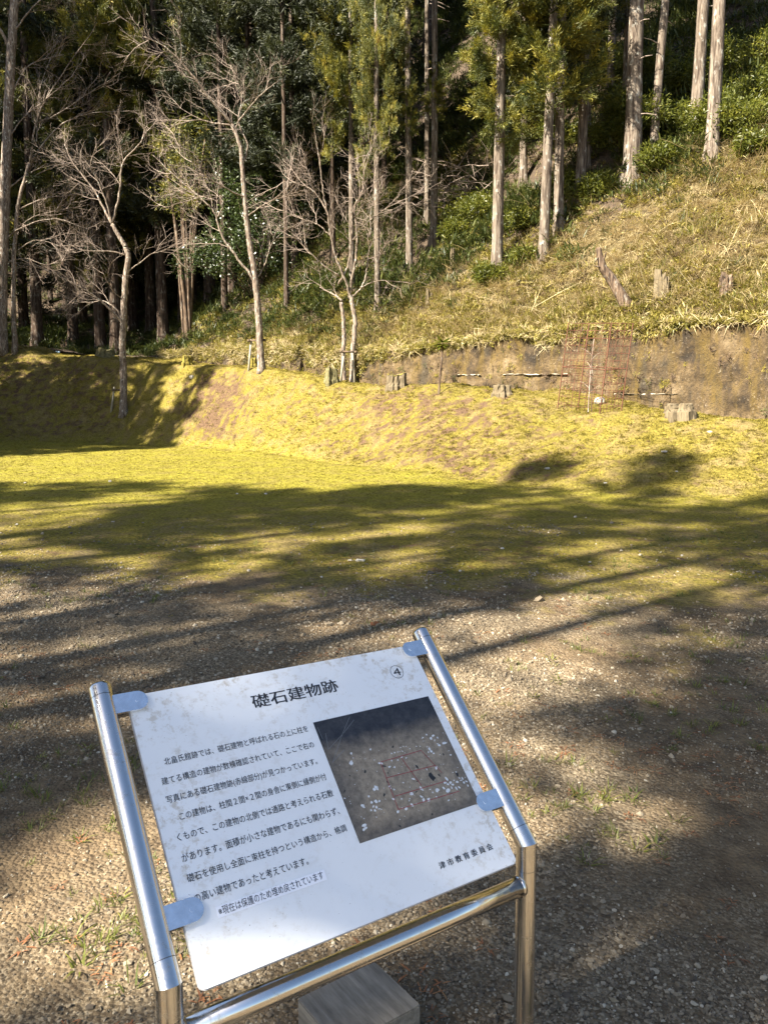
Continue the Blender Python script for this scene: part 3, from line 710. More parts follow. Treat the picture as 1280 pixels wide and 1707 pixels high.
for k, (px, py, w) in enumerate(DARK):
    p = hit(px, py, 25.0)
    if p[1] > 46: p = free(px, 33+5*((k*7) % 5)/5)
    zc_ = max(3.5, at_py(p, (330, 300, 380, 360, 400, 340, 360, 300)[k % 8]))
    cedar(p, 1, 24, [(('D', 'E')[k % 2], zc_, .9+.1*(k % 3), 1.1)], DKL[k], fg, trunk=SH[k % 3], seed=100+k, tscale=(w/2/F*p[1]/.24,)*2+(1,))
# fill: rows of cedars further back, shared label: only their place tells them apart
cnt = 0
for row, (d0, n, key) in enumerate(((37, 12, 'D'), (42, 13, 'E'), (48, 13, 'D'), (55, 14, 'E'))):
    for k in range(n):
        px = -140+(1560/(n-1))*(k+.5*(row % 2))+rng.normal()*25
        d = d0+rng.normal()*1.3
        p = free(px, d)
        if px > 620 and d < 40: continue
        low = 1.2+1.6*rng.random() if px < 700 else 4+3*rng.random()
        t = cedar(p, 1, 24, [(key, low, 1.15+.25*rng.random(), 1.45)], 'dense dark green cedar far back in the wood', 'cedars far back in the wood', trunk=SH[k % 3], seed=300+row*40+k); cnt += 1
for k, (px, d, z0, s) in enumerate(((60, 35, 4.5, 1.1), (190, 33.5, 6.5, 1.1), (270, 34, 7.5, 1.0), (350, 35, 7.5, 1.15), (430, 34, 6.5, 1.0), (520, 36, 4.5, 1.0), (120, 37, 3.0, 1.2), (250, 38, 3.5, 1.2))):
    cedar(free(px, d), 1, 24, [(('A', 'B')[k % 2], z0, s, 1.3)], 'tall cedar with sunlit green crown behind the bare trees', 'sunlit cedars behind the bare trees', trunk=SH[k % 3], seed=500+k)

# tall cedars beside and behind the viewer: their shade falls over the yard
def shade_tree(gx, gy, s, hc, key, sc, label):
    """cedar whose top shades ground point (gx, gy); s = horizontal distance back along the sun"""
    x = gx-s*math.sin(SUN_AZ); y = gy-s*math.cos(SUN_AZ); z = float(H(x, y))
    top = z*0+s*math.tan(SUN_EL)+float(H(gx, gy))-z
    zb = max(2.5, top-CRH[key]*hc)
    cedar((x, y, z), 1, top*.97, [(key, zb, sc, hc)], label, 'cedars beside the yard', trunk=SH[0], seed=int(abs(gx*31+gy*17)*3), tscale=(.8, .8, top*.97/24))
SHD = [(-6.9, 13.8, 24, .50, 'D', .9), (-4.2, 14.1, 26, .45, 'E', 1.0), (-1.6, 13.2, 24, .48, 'S', 1.0), (1.0, 12.6, 25, .5, 'E', .9), (3.2, 14.4, 27, .5, 'D', .72), (5.0, 13.4, 27, .5, 'D', .72), (7.2, 11.4, 25, .6, 'S', 1.0), (9.0, 11.8, 26, .5, 'D', .8),
       (-6.2, 9.4, 22, .8, 'S', .9), (-2.2, 9.2, 22, .7, 'S', 1.0), (2.2, 9.0, 21, .8, 'S', 1.0), (5.8, 8.6, 21, .8, 'S', 1.0), (-3.4, 5.6, 18, .6, 'S', .8), (.2, 6.0, 18, .5, 'S', .8), (2.4, 3.1, 15, .32, 'E', .52), (-.6, 4.2, 15, .30, 'S', .6), (4.2, 4.9, 16, .4, 'S', .7)]
for q in SHD: shade_tree(*q, 'tall cedar beside the yard that shades the gravel')
for q in [(-7, 45, 18, 1.0, 'D', 1.0), (-6, 42, 19, 1.0, 'E', 1.2), (-2, 41, 22, 1.0, 'D', .9), (-4.5, 38.5, 21, 1.0, 'E', 1.1), (-9.4, 29.6, 15, .9, 'D', 1.2), (-12, 28.4, 14, .9, 'E', 1.3), (-12.2, 25.4, 12, .8, 'D', 1.2), (-7.6, 28.0, 16, .8, 'E', .9), (-14.5, 25.6, 12, .8, 'E', 1.3), (-10.5, 27.2, 13, .8, 'D', 1.2), (-8.2, 26.6, 15, .9, 'D', 1.1), (-6.6, 25.2, 14, .8, 'E', .8), (-10.2, 25.6, 14, .9, 'E', 1.0), (-5.6, 26.0, 16, .8, 'D', .6), (-11.5, 30.5, 14, 1.0, 'D', 1.1), (-9.2, 27.5, 15, 1.0, 'E', 1.1), (-14, 33, 14, 1.0, 'D', 1.2), (-13.5, 27, 13, .9, 'E', 1.1), (-17, 30, 13, .9, 'D', 1.1), (-8.0, 31.5, 18, 1.1, 'E', 1.0), (-20, 34, 12, 1, 'D', 1.2), (-16, 37, 15, 1.1, 'E', 1.2), (-11, 36, 16, 1.1, 'D', 1.2)]:
    q = (*q[:5], q[5]*1.35)
    shade_tree(*q, 'tall cedar at the side of the bank shading its hollow')

# ------------------------------------------------------------------ bare trees
def smooth(pts, n=8):
    P = np.asarray(pts, float)
    if len(P) < 3: return np.linspace(P[0], P[-1], n)
    Q = np.vstack([2*P[0]-P[1], P, 2*P[-1]-P[-2]]); out = []
    for i in range(1, len(Q)-2):
        for t in np.linspace(0, 1, n, endpoint=False):
            a, b, c, d = Q[i-1:i+3]
            out.append(.5*((2*b)+(-a+c)*t+(2*a-5*b+4*c-d)*t*t+(-a+3*b-3*c+d)*t**3))
    out.append(P[-1]); return np.array(out)
def twigs(mb, P, r0, level, rr, axis, spread=1.0, dens=1.0, start=.3, thick=1.0):
    L = np.linalg.norm(np.diff(P, axis=0), axis=1).sum()
    n = int({1: 5.5, 2: 6.5, 3: 5.5}[level]*dens*max(.5, min(2.6, L/(1.2 if level == 1 else .6 if level == 2 else .35)))*.6)
    for k in range(n):
        t = start+(1-start)*(k+rr.random())/n; i = min(int(t*(len(P)-1)), len(P)-2)
        p = P[i]+(P[i+1]-P[i])*(t*(len(P)-1)-i); T = unit(P[min(i+1, len(P)-1)]-P[i])
        out = p-axis; out[2] = 0; out = unit(out)
        sd = unit(np.cross(T, rr.normal(size=3))); d = unit(T*rr.uniform(.45, 1.0)+sd*.75*spread+out*.2+np.array([0, 0, .10]))
        ln = {1: 1.35, 2: .75, 3: .40}[level]*(.5+.8*rr.random())*(1.15-.5*t)
        q = [p]; dd = d
        m = 4 if level < 3 else 3
        for s in range(m):
            dd = unit(dd+rr.normal(size=3)*.17+np.array([0, 0, .05])); q.append(q[-1]+dd*ln/m)
        q = np.array(q); rr0 = thick*{1: .0080, 2: .0038, 3: .0022}[level]
        mb.tube(q, np.linspace(rr0, rr0*.45, len(q)), 3, False)
        if level < 3: twigs(mb, q, rr0, level+1, rr, axis, spread, dens, .15, thick)
def bare_tree(d, base, trunks, limbs, label, seed, dens=1.0, tw=1.0, thick=1.1):
    """trunks, limbs: polylines of (px, py, depth offset) with start and end radius in metres"""
    rr = np.random.default_rng(seed); p0 = hit(*base); d = p0[1]
    t = empty('bare_tree', p0, label, 'tree', 'bare deciduous trees on the bank')
    con = lambda L: np.array([W(q[0], q[1], d+(q[2] if len(q) > 2 else 0)) for q in L])-p0
    mb = MB()
    for L, a, b in trunks:
        P = con(L); P[0, 2] -= .15 if np.linalg.norm(P[0]) < .9 else 0
        S = smooth(P, 7); S[:, :2] += rr.normal(size=(len(S), 2))*.008; rad = np.linspace(a, b, len(S)); rad[:4] *= np.array([1.5, 1.25, 1.1, 1.03]) if np.linalg.norm(P[0]) < .9 else 1
        mb.tube(S, rad, 9)
    mb.obj('trunk', MT['cherry_bark'], t, True)
    lb = MB(); tb = MB(); ax = con(trunks[0][0]).mean(0)
    for L, a, b in limbs:
        P = con(L); off = rr.normal()*.5; P[:, 1] += np.linspace(0, off, len(P)); S = smooth(P, 7); S += rr.normal(size=S.shape)*.008
        lb.tube(S, np.linspace(a, b, len(S)), 6); twigs(tb, S, b, 1, rr, ax, tw, dens, .3, thick)
    lb.obj('limbs', MT['cherry_bark'], t, True); tb.obj('crown', MT['twig'], t)
    return t
bare_tree(26.5, (206, 690), [([(206, 690), (206, 620), (205, 565), (207, 520), (209, 470), (214, 430), (210, 412)], .125, .085), ([(210, 412), (200, 395), (187, 374)], .085, .062)],
  [([(187, 374), (168, 340), (150, 310), (112, 262), (95, 228)], .045, .012), ([(187, 374), (181, 340), (166, 300), (160, 285), (172, 255)], .035, .010), ([(187, 374), (200, 320), (205, 272), (232, 240), (246, 212)], .045, .012),
   ([(206, 540), (190, 520), (165, 497), (130, 476), (62, 442)], .055, .012), ([(203, 532), (192, 515), (168, 500), (140, 500), (100, 498)], .035, .010), ([(210, 425), (182, 420), (145, 421), (108, 405)], .03, .008), ([(212, 455), (230, 440), (262, 420), (300, 425)], .025, .006), ([(209, 500), (195, 490), (185, 470), (175, 440)], .02, .006)],
  'bare tree with red-brown speckled trunk and stakes in the shaded hollow of the bank', 11, .95)
bare_tree(24, (436, 616), [([(436, 616), (433, 560), (429, 500), (422, 440), (415, 400), (408, 330), (404, 280), (400, 240), (386, 207)], .115, .05)],
  [([(386, 207), (360, 178), (330, 140), (292, 100), (255, 84)], .045, .012), ([(388, 209), (355, 202), (325, 195), (280, 202)], .03, .008), ([(394, 222), (397, 203), (430, 160), (468, 128)], .035, .010), ([(404, 280), (412, 240), (396, 200), (400, 150), (380, 100)], .03, .008),
   ([(430, 495), (420, 462), (396, 430), (371, 392), (363, 362), (346, 342), (300, 302), (262, 268)], .05, .010), ([(363, 362), (372, 340), (360, 325), (320, 330), (270, 345)], .025, .006), ([(412, 360), (440, 345), (470, 330), (500, 300)], .02, .006), ([(410, 330), (380, 320), (345, 300), (310, 260)], .025, .007), ([(425, 470), (440, 440), (452, 400), (480, 370)], .02, .006)],
  'tall bare tree forking high with pale curved limb, staked on top of the bank', 12, .95)
bare_tree(22, (580, 635), [([(573, 637), (572, 590), (573, 540), (569, 504)], .075, .05), ([(587, 635), (588, 590), (592, 540), (587, 505), (583, 492)], .08, .06)],
  [([(583, 494), (577, 470), (560, 430), (552, 390), (545, 350), (540, 320), (533, 262), (528, 234)], .045, .010), ([(583, 494), (586, 470), (593, 430), (595, 390), (592, 350), (606, 320), (608, 290), (626, 240)], .04, .010), ([(565, 474), (581, 440), (587, 390), (588, 360), (600, 335), (640, 300)], .035, .008),
   ([(586, 497), (605, 474), (612, 440), (617, 400), (618, 350), (625, 310)], .03, .008), ([(601, 480), (630, 468), (675, 471)], .018, .006), ([(570, 502), (556, 488), (531, 474)], .035, .016), ([(566, 460), (535, 440), (500, 406), (486, 398)], .025, .008), ([(588, 400), (610, 375), (645, 350), (690, 330)], .02, .006), ([(552, 395), (530, 375), (500, 365), (465, 350)], .02, .006), ([(545, 350), (525, 320), (500, 305), (470, 300)], .02, .006)],
  'double-stemmed bare tree with pale smooth limbs, staked on the sunlit crest', 13, .9)
bare_tree(32, (2, 588), [([(2, 588), (3, 480), (8, 350), (12, 250), (18, 120), (25, 0), (28, -70)], .24, .14)],
  [([(18, 85), (8, 58), (-8, 30), (-20, -20)], .07, .03), ([(13, 172), (40, 112), (76, 90), (142, 74)], .035, .010), ([(11, 240), (40, 200), (80, 170), (130, 130)], .03, .010), ([(8, 320), (40, 290), (90, 260), (150, 240)], .03, .010), ([(6, 400), (45, 380), (100, 370), (160, 390)], .03, .010), ([(20, 60), (50, 20), (90, -20), (120, -60)], .04, .012), ([(5, 440), (40, 430), (75, 440), (110, 430)], .025, .008)],
  'big bare tree with thick lichened trunk growing beside the path', 14, 1.0, 1.0, 1.5)
bare_tree(33, (26, 588), [([(26, 588), (23, 480), (30, 350), (50, 272)], .10, .06)],
  [([(50, 272), (65, 200), (100, 140), (166, 52)], .04, .010), ([(50, 272), (90, 215), (140, 186), (224, 178)], .04, .010), ([(42, 305), (90, 282), (150, 275), (214, 286)], .03, .008), ([(30, 350), (70, 330), (120, 320), (190, 300)], .03, .008), ([(64, 205), (95, 190), (140, 160), (200, 120)], .025, .008), ([(28, 380), (60, 360), (100, 350), (150, 340)], .02, .006), ([(52, 265), (60, 230), (62, 150), (90, 60)], .025, .007), ([(26, 420), (60, 400), (110, 410), (150, 400)], .02, .006)],
  'small bare tree with fanned pale twigs behind the big lichened trunk', 15, .9, .9, 1.5)

# ------------------------------------------------------------------ stakes, stumps, cage, small things
def stake_frame(pts, tops, bar, label, extra=None):
    """support of leaning stakes tied by a bar; pixel feet and tops at the depth of the foot"""
    p0 = hit(*pts[0]); t = empty('tree_stake', p0, label, 'stake', 'support stakes of the bare trees')
    for a, b in zip(pts, tops):
        q0 = hit(*a); q1 = W(b[0], b[1], q0[1]+(b[2] if len(b) > 2 else 0)); q0 = q0.copy(); q0[2] -= .15
        MB().tube([q0-p0, (q0+q1)/2-p0, q1-p0], [.036, .034, .032], 10).obj('stake_pole', MT['stake'], t, True)
    d = p0[1]; A = W(bar[0], bar[1], d-.05)-p0; B = W(bar[2], bar[3], d-.05)-p0
    MB().tube([A, B], .027, 9).obj('tie_bar', MT['deadwood'], t, True)
    for q in (A, B): MB().tube([q-np.array([0, 0, .035]), q+np.array([0, 0, .035])], .047, 9).obj('rope_binding', MT['rope'], t, True)
stake_frame([(185, 688), (203, 690)], [(191, 645, .05), (204, 642, .0)], (189, 650, 209, 650), 'pair of grey stakes propping the tree in the shaded hollow')
stake_frame([(414, 619), (433, 619)], [(419, 566), (431, 566)], (415, 568, 441, 567), 'pair of dark stakes with crossbar beside the tall forking bare tree')
stake_frame([(567, 636), (592, 637)], [(574, 585), (587, 586)], (569, 586, 593, 587), 'pair of pale splayed stakes under the double-stemmed bare tree')

def stump(px, py, wpx, hpx, label, mat='stump', moss=True, seed=0, jag=.12, group='cut tree stumps'):
    p = hit(px, py); s = p[1]/F; r = wpx*s/2*.76; h = hpx*s*.85
    t = empty('tree_stump', p, label, 'stump', group); rr = np.random.default_rng(seed); n = 34; jag = jag*1.6
    th = np.arange(n)/n*2*math.pi; lob = 1+.14*np.cos(th*2+seed)+.10*np.cos(th*5+2*seed)+.07*np.cos(th*9+seed)+.06*rr.normal(size=n)
    zs = np.array([-1.6, 0, .12, .35, .7, .93, 1.0])*1.0; fl = np.array([1.28, 1.18, 1.08, 1.0, .96, .94, .90])
    top = 1+jag*(vnoise(np.cos(th)*1.5+seed, np.sin(th)*1.5, seed)-.5)*2+jag*.35*rr.normal(size=n)
    V = np.stack([np.stack([r*f*lob*np.cos(th)*(1+(.10 if k < 3 else 0)*np.cos(th*5+seed)), r*f*lob*np.sin(th), h*z*np.where(k >= 4, top, 1)+0*th], -1) for k, (z, f) in enumerate(zip(zs, fl))], 0)
    V[1:-2] *= 1+.05*rr.normal(size=V[1:-2].shape)
    V = np.concatenate([V, V[-1:]*np.array([.6, .6, 1])-np.array([0, 0, .04*h]), V[-1:]*np.array([.05, .05, 1])-np.array([0, 0, .1*h])], 0); m = len(V)
    i = np.arange(m-1)[:, None]*n; j = np.arange(n)[None]
    mb = MB(); mb.add(V, np.stack([i+j, i+(j+1) % n, i+n+(j+1) % n, i+n+j], -1).reshape(-1, 4)); mb.obj('bole', MT[mat], t)
    if moss:
        mb = MB(); a = np.linspace(0, 1, 5); U = []
        for q in a: U.append(np.stack([r*.93*lob*(1-q*.96)*np.cos(th), r*.93*lob*(1-q*.96)*np.sin(th), h*(top*(1-q)+q)+.05*h*np.sqrt(q)+.012+.03*h*rr.random(n)], -1))
        U = np.array(U); i = np.arange(4)[:, None]*n; mb.add(U, np.stack([i+j, i+(j+1) % n, i+n+(j+1) % n, i+n+j], -1).reshape(-1, 4)); mb.obj('moss_cap', MT['mosscap'], t, True)
    return t
stump(660, 647, 38, 20, 'split pale stump with a moss cap on the crest beside the double-stemmed tree', seed=1, jag=.2)
stump(836, 657, 38, 15, 'low pale stump with frayed top on the crest in front of the wall', seed=2, jag=.1, moss=False)
stump(1131, 690, 60, 16, 'wide low weathered stump at the foot of the wall beside the rusty cage', seed=3, jag=.15, moss=False)
stump(313, 607, 21, 14, 'small sunlit stump capped with yellow moss on the level crest', seed=4, mat='mosscap')
stump(553, 636, 26, 22, 'dark mossy stump in the shade behind the double-stemmed tree', seed=5, mat='darkstone', moss=False)
stump(424, 611, 14, 14, 'yellow mossy stump between the stakes of the tall forking tree', seed=6, mat='mosscap', moss=False)
stump(175, 596, 34, 15, 'broad dark moss-covered stump at the end of the stone row', seed=7, mat='darkstone', moss=False)
stump(109, 580, 17, 14, 'square-looking brown stump beside the path into the wood', seed=8, mat='deadwood', moss=False)
stump(1102, 500, 30, 34, 'tall broken stump with pale bark in the dry grass', seed=9, jag=.45, moss=False)
stump(1209, 488, 30, 28, 'reddish cut stump standing in the dry grass on the upper slope', seed=10, jag=.2, moss=False, mat='deadwood')
stump(716, 508, 14, 18, 'small slanted grey stump among green grass on the slope', seed=11, jag=.4, moss=False)
stump(754, 450, 9, 28, 'thin grey snag standing between two pale cedars', seed=12, jag=.3, moss=False)

# leaning dead trunk
p = hit(1048, 516); t = empty('dead_trunk', p, 'dark leaning dead trunk with broken top in the dry grass', 'trunk')
L = np.array([W(*q) for q in ((1050, 522, p[1]), (1038, 498, p[1]), (1018, 465, p[1]+.1), (1005, 447, p[1]+.1), (1000, 430, p[1]+.1), (997, 413, p[1]+.1))])-p
MB().tube(smooth(L, 5), np.linspace(.155, .055, 26), 10).obj('bole', MT['deadwood'], t, True)
for a, b in (((1004, 446), (990, 443)), ((999, 425), (991, 436)), ((1003, 440), (1010, 420))):
    A = W(*a, p[1]+.1)-p; B = W(*b, p[1])-p; MB().tube([A, B], [.03, .012], 6).obj('broken_branch', MT['deadwood'], t, True)

# rusty wire cage with a young tree in it
fA, fB, fC, fD = (928, 682), (963, 678), (998, 690), (1034, 686)
g0 = hit(*fC); cage = empty('wire_cage', g0, 'tall leaning rusty wire cage standing on the mossy crest before the wall', 'cage')
feet = [hit(*q) for q in (fA, fC, fD)]; feet.append(feet[0]+feet[2]-feet[1]); feet = np.array(feet); feet[3, 2] = float(H(feet[3, 0], feet[3, 1]))
lean_v = W(1019, 539, g0[1])-g0; tops = feet+lean_v[None]*np.array([1.0, 1.0, .97, .98])[:, None]
for q in range(4): MB().tube([feet[q]-g0-np.array([0, 0, .1]), tops[q]-g0], .012, 6).obj('corner_rod', MT['rust'], cage)
for q in range(4):
    a0, a1, b0, b1 = feet[q]-g0, tops[q]-g0, feet[(q+1) % 4]-g0, tops[(q+1) % 4]-g0
    for t_ in np.linspace(.06, 1, 12):
        A = a0+(a1-a0)*t_; B = b0+(b1-b0)*t_; w = np.array([rng.normal()*.008, rng.normal()*.008, rng.normal()*.012])
        MB().tube([A, (A+B)/2+w, B], .0042 if abs(t_-.49) > .05 else .009, 4).obj('cross_wire', MT['rust'], cage)
    for t_ in np.linspace(0, 1, 7)[1:-1]:
        A = a0+(b0-a0)*t_; B = a1+(b1-a1)*t_; MB().tube([A, (A+B)/2+rng.normal(size=3)*.006, B], .0036, 4).obj('upright_wire', MT['rust'], cage)
sp0 = (feet[0]+feet[2])/2; sp0[2] = float(H(sp0[0], sp0[1]))
sap = empty('young_tree', sp0, 'thin pale leafless young tree inside the rusty wire cage', 'tree')
S = smooth(np.array([(0, 0, -.1), (.02, 0, .5), (.05, .02, 1.0), (.09, 0, 1.5)]), 6); MB().tube(S, np.linspace(.014, .005, len(S)), 6).obj('trunk', MT['twig'], sap, True)
tb = MB()
for k in range(12):
    i = 5+k; a = k*2.4; q = S[min(i, len(S)-1)]; e = q+np.array([math.cos(a)*.22, math.sin(a)*.22, .16]); tb.tube([q, (q+e)/2+np.array([0, 0, .02]), e], [.006, .0045, .002], 4)
tb.obj('crown', MT['twig'], sap)
MB().tube([(.06, -.03, -.1), (.06, -.03, .95)], .009, 7).obj('support_cane', MT['deadwood'], sap, True)

# dark-stemmed sapling with a leaf tuft in front of the wall
p = hit(731, 657); sap = empty('sapling', p, 'thin dark-stemmed sapling topped by a drooping green leaf tuft before the wall', 'sapling')
S = smooth(np.array([W(q[0], q[1], p[1]) for q in ((731, 659), (733, 630), (736, 600), (737, 572))])-p, 6); S[0, 2] -= .1
MB().tube(S, np.linspace(.03, .018, len(S)), 7).obj('trunk', MT['deadwood'], sap, True)
rr = np.random.default_rng(5); n = 70; a = rr.random(n)*6.28; D = unit(np.c_[np.cos(a), np.sin(a), rr.uniform(-.75, .5, n)]); lf = MB()
add_leaves(lf, quads_leaf(np.repeat(S[-1:], n, 0)+D*.03, D, rr.uniform(.2, .4, n), .09, rr, np.c_[-np.sin(a), np.cos(a), a*0]), rr.random(n)); lf.obj('crown', MT['bush'], sap)

# stones
def rock(px, py, wpx, hpx, mat, label, seed, group=None, name='stone', sink=.25):
    p = hit(px, py); s = p[1]/F; rr = np.random.default_rng(seed); mb = MB(); n, m = 10, 6; V = []
    for k in range(m+1):
        ph = -math.pi/2+math.pi*k/m
        for q in range(n):
            a = q/n*2*math.pi; d = np.array([math.cos(ph)*math.cos(a), math.cos(ph)*math.sin(a), math.sin(ph)])
            d = d*(1+.16*math.sin(3*a+seed)*math.cos(ph)+.10*rr.normal()); d = np.sign(d)*np.abs(d)**.8; V.append(d)
    V = np.array(V)*np.array([wpx*s/2, wpx*s/2*.8, hpx*s/2]); i = np.arange(m)[:, None]*n; j = np.arange(n)[None]
    mb.add(V, np.stack([i+j, i+(j+1) % n, i+n+(j+1) % n, i+n+j], -1).reshape(-1, 4))
    o = mb.obj(name, MT[mat], None, False, (p[0], p[1], p[2]+hpx*s*(.5-sink))); return tag(o, label, 'stone', group)
rock(122, 583, 13, 11, 'darkstone', 'small upright mossy stone next to the brown stump by the path', 1)
rock(133, 587, 11, 6, 'stone', 'pale stone in the low row beside the path, nearer the brown stump', 2)
rock(145, 589, 12, 7, 'stone', 'pale stone in the low row beside the path, nearer the broad mossy stump', 3)
rock(93, 580, 9, 6, 'darkstone', 'little dark stone on the path side of the brown stump', 4)
rock(1000, 672, 18, 13, 'joint', 'white stone behind the rusty wire cage at the foot of the wall', 5)
rock(320, 632, 8, 6, 'stone', 'grey stone on the brow of the bank below the small moss-capped stump', 6)
rock(1107, 755, 10, 4, 'stone', 'flat pale stone on the sunlit bank below the wide low stump', 7)
rock(600, 935, 16, 4, 'joint', 'flat whitish stone lying where gravel meets moss', 8)
rock(583, 936, 7, 3, 'joint', 'small whitish stone touching the flat whitish stone', 9)
rock(1182, 722, 8, 4, 'stone', 'small pale stone on the crest near the end of the wall', 10)
rock(912, 784, 10, 4, 'stone', 'pale stone in the shaded dip at the foot of the bank', 11)
for k in range(14):
    px = rng.uniform(10, 1270); py = rng.uniform(760, 1010)
    rock(px, py, rng.uniform(4, 8), rng.uniform(2, 4), 'stone', 'small pale stone scattered on the mossy yard', 40+k, 'small stones on the mossy yard')

# fallen orange leaf
p = hit(622, 1046); D = np.array([[.7, .6, .35]]); lf = MB(); add_leaves(lf, quads_leaf(np.array([[0, 0, .005]]), D/np.linalg.norm(D), .055, .04, rng), np.array([.6]))
add_leaves(lf, quads_leaf(np.array([[0, 0, .006]]), unit(np.array([[-.5, .5, .5]])), .035, .03, rng), np.array([.4]))
tag(lf.obj('fallen_leaf', MT['litter'], loc=tuple(p)), 'curled rust-orange fallen leaf on the gravel beyond the board', 'leaf')

# broadleaf evergreens, bushes and brushwood
def leafy(name, p, centres, n, L, Wd, mat, label, cat, seed, group=None, stems=3, twig=True):
    """centres: (dx, dy, dz, rx, ry, rz) lumps of leaves"""
    rr = np.random.default_rng(seed); t = empty(name, p, label, cat, group); tr = MB(); mb = MB()
    vol = np.array([c[3]*c[4]*c[5] for c in centres])**.7; vol /= vol.sum()
    for c, v in zip(centres, vol):
        k = max(6, int(n*v/9)); d = unit(rr.normal(size=(k, 3))); rad = rr.random(k)**.42
        q = np.array(c[:3])+d*rad[:, None]*np.array(c[3:])
        ax = unit(d+np.array([0, 0, .1])+rr.normal(size=(k, 3))*.4)
        P = np.repeat(q, 9, 0)+rr.normal(size=(k*9, 3))*L*.9; D = unit(np.repeat(ax, 9, 0)+rr.normal(size=(k*9, 3))*.8); D[:, 2] -= .15
        add_leaves(mb, quads_leaf(P, unit(D), L*(.7+.6*rr.random(k*9)), Wd, rr), np.clip(np.repeat(rr.random(k), 9)*.6+rr.random(k*9)*.4, 0, 1))
        b = np.array([rr.normal()*.08, rr.normal()*.08, -.15]); e = np.array(c[:3]); mid_ = (b+e)/2+np.array([0, 0, .12*np.linalg.norm(e)])
        rs = .016*max(1, np.linalg.norm(e)**.8); tr.tube(smooth([b, mid_, e], 5), np.linspace(rs, rs*.3, 11), 6)
    tr.obj('trunk', MT['deadwood'], t, True); mb.obj('crown', MT[mat], t)
    return t
def lumps(px, py, d, p, rad, rz=None): q = W(px, py, d)-p; return (*q, rad, rad, rz or rad)
p = free(425, 30.5)
cs = [lumps(a, b, 30.5+c, p, r) for a, b, c, r in ((430, 250, .3, 1.1), (470, 300, .8, 1.2), (420, 330, 0, 1.2), (385, 390, -.6, 1.0), (440, 400, 0, 1.2), (340, 425, -.8, .7), (310, 437, -1, .5), (400, 440, -.3, .7), (470, 370, .6, 1.2), (455, 210, .8, .9), (500, 250, 1.2, 1.0), (390, 300, 0, .9), (500, 340, 1.2, 1.0), (365, 440, -.9, .5))]
leafy('evergreen_tree', p, cs, 21000, .11, .055, 'camellia', 'broad-leaved evergreen with small glossy leaves behind the tall forking bare tree', 'tree', 21)
p = free(310, 31.0)
leafy('evergreen_tree', p, [lumps(a, b, 31, p, r) for a, b, r in ((300, 215, .5), (345, 210, .35), (300, 270, .6), (330, 260, .5), (285, 320, .6), (330, 320, .5), (310, 345, .5), (270, 240, .4))], 4200, .15, .035, 'cedar', 'light green feathery young conifer beside the glossy evergreen', 'tree', 22)
BU = [(1235, 235, 50), (1190, 230, 40), (1120, 225, 45), (1265, 190, 55), (1140, 160, 45), (1100, 290, 30), (1010, 250, 40), (1000, 330, 26), (945, 330, 30), (790, 380, 34), (760, 400, 22), (860, 385, 26), (935, 245, 30), (1075, 140, 45), (1220, 130, 50), (820, 470, 16), (1270, 260, 30), (870, 440, 16), (1045, 215, 40)]
BUL = ['yellow-green bush just uphill of the pale leaning cedar at the grass top', 'bush between the pale leaning cedar and its dark neighbour', 'bush between the slender leaning cedar and the dark grey leaning trunk', 'large bush in the shade beyond the pale leaning cedar',
 'bush behind the dark grey leaning cedar trunk', 'low bush at the foot of the slender leaning cedar', 'bush beside the thickest flared cedar, towards the brown leaning one', 'small bush at the foot of the brown leaning cedar', 'bush between the straight pale cedar and the brown leaning one', 'wide bush beside brown brushwood and pale straight cedar',
 'small bush in front of the dry brown brushwood', 'bush between the single-clump cedar and the low-shooted pair', 'bush behind the pair of cedars with low leafy shoots', 'shaded bush uphill of the thickest flared cedar', 'shaded bush high behind the two leaning trunks', 'tiny bush at the foot of the single-clump cedar', 'bush at the top edge of the dry grass near open sunlight', 'tiny bush at the foot of the lit low-shooted cedar', 'bush directly behind the thickest flared cedar']
for k, (px, py, r) in enumerate(BU):
    p = hit(px, py); s = p[1]/F*r; rr = np.random.default_rng(70+k)
    cs = [(rr.normal()*s*.55, rr.normal()*s*.5, s*(.35+.6*rr.random()), s*.55, s*.5, s*.42) for _ in range(7)]
    leafy('bush', p, cs, int(3200+70*r), .11, .030, 'bush', BUL[k]+' on the slope', 'bush', 80+k, 'green bushes on the slope')
def brush(px, py, wpx, hpx, n, label, seed):
    p = hit(px, py); s = p[1]/F; rr = np.random.default_rng(seed); t = empty('brushwood', p, label, 'brushwood'); mb = MB(); W0, H0 = wpx*s, hpx*s
    for k in range(n):
        a = np.array([rr.normal()*.3*W0, rr.normal()*.4, rr.random()*.6*H0]); d = unit(np.array([rr.normal(), rr.normal()*.5, rr.normal()*.45+.15])); ln = W0*rr.uniform(.3, .8)
        q = [a]; 
        for _ in range(5): d = unit(d+rr.normal(size=3)*.16-np.array([0, 0, .04])); q.append(q[-1]+d*ln/5)
        q = np.array(q); r0 = rr.uniform(.008, .022); mb.tube(q, np.linspace(r0, .004, 6), 4, False)
        for _ in range(4):
            i = rr.integers(1, 5); e = q[i]+unit(d+rr.normal(size=3)*.8)*ln*.35; mb.tube([q[i], (q[i]+e)/2, e], [.006, .005, .003], 3, False)
    mb.obj('branches', MT['twig'], t)
brush(775, 335, 110, 80, 70, 'tangle of dry brown brushwood lying behind the pale cedar trunks', 1)
brush(715, 350, 60, 60, 30, 'smaller heap of dry brushwood behind the close pair of cedars', 2)

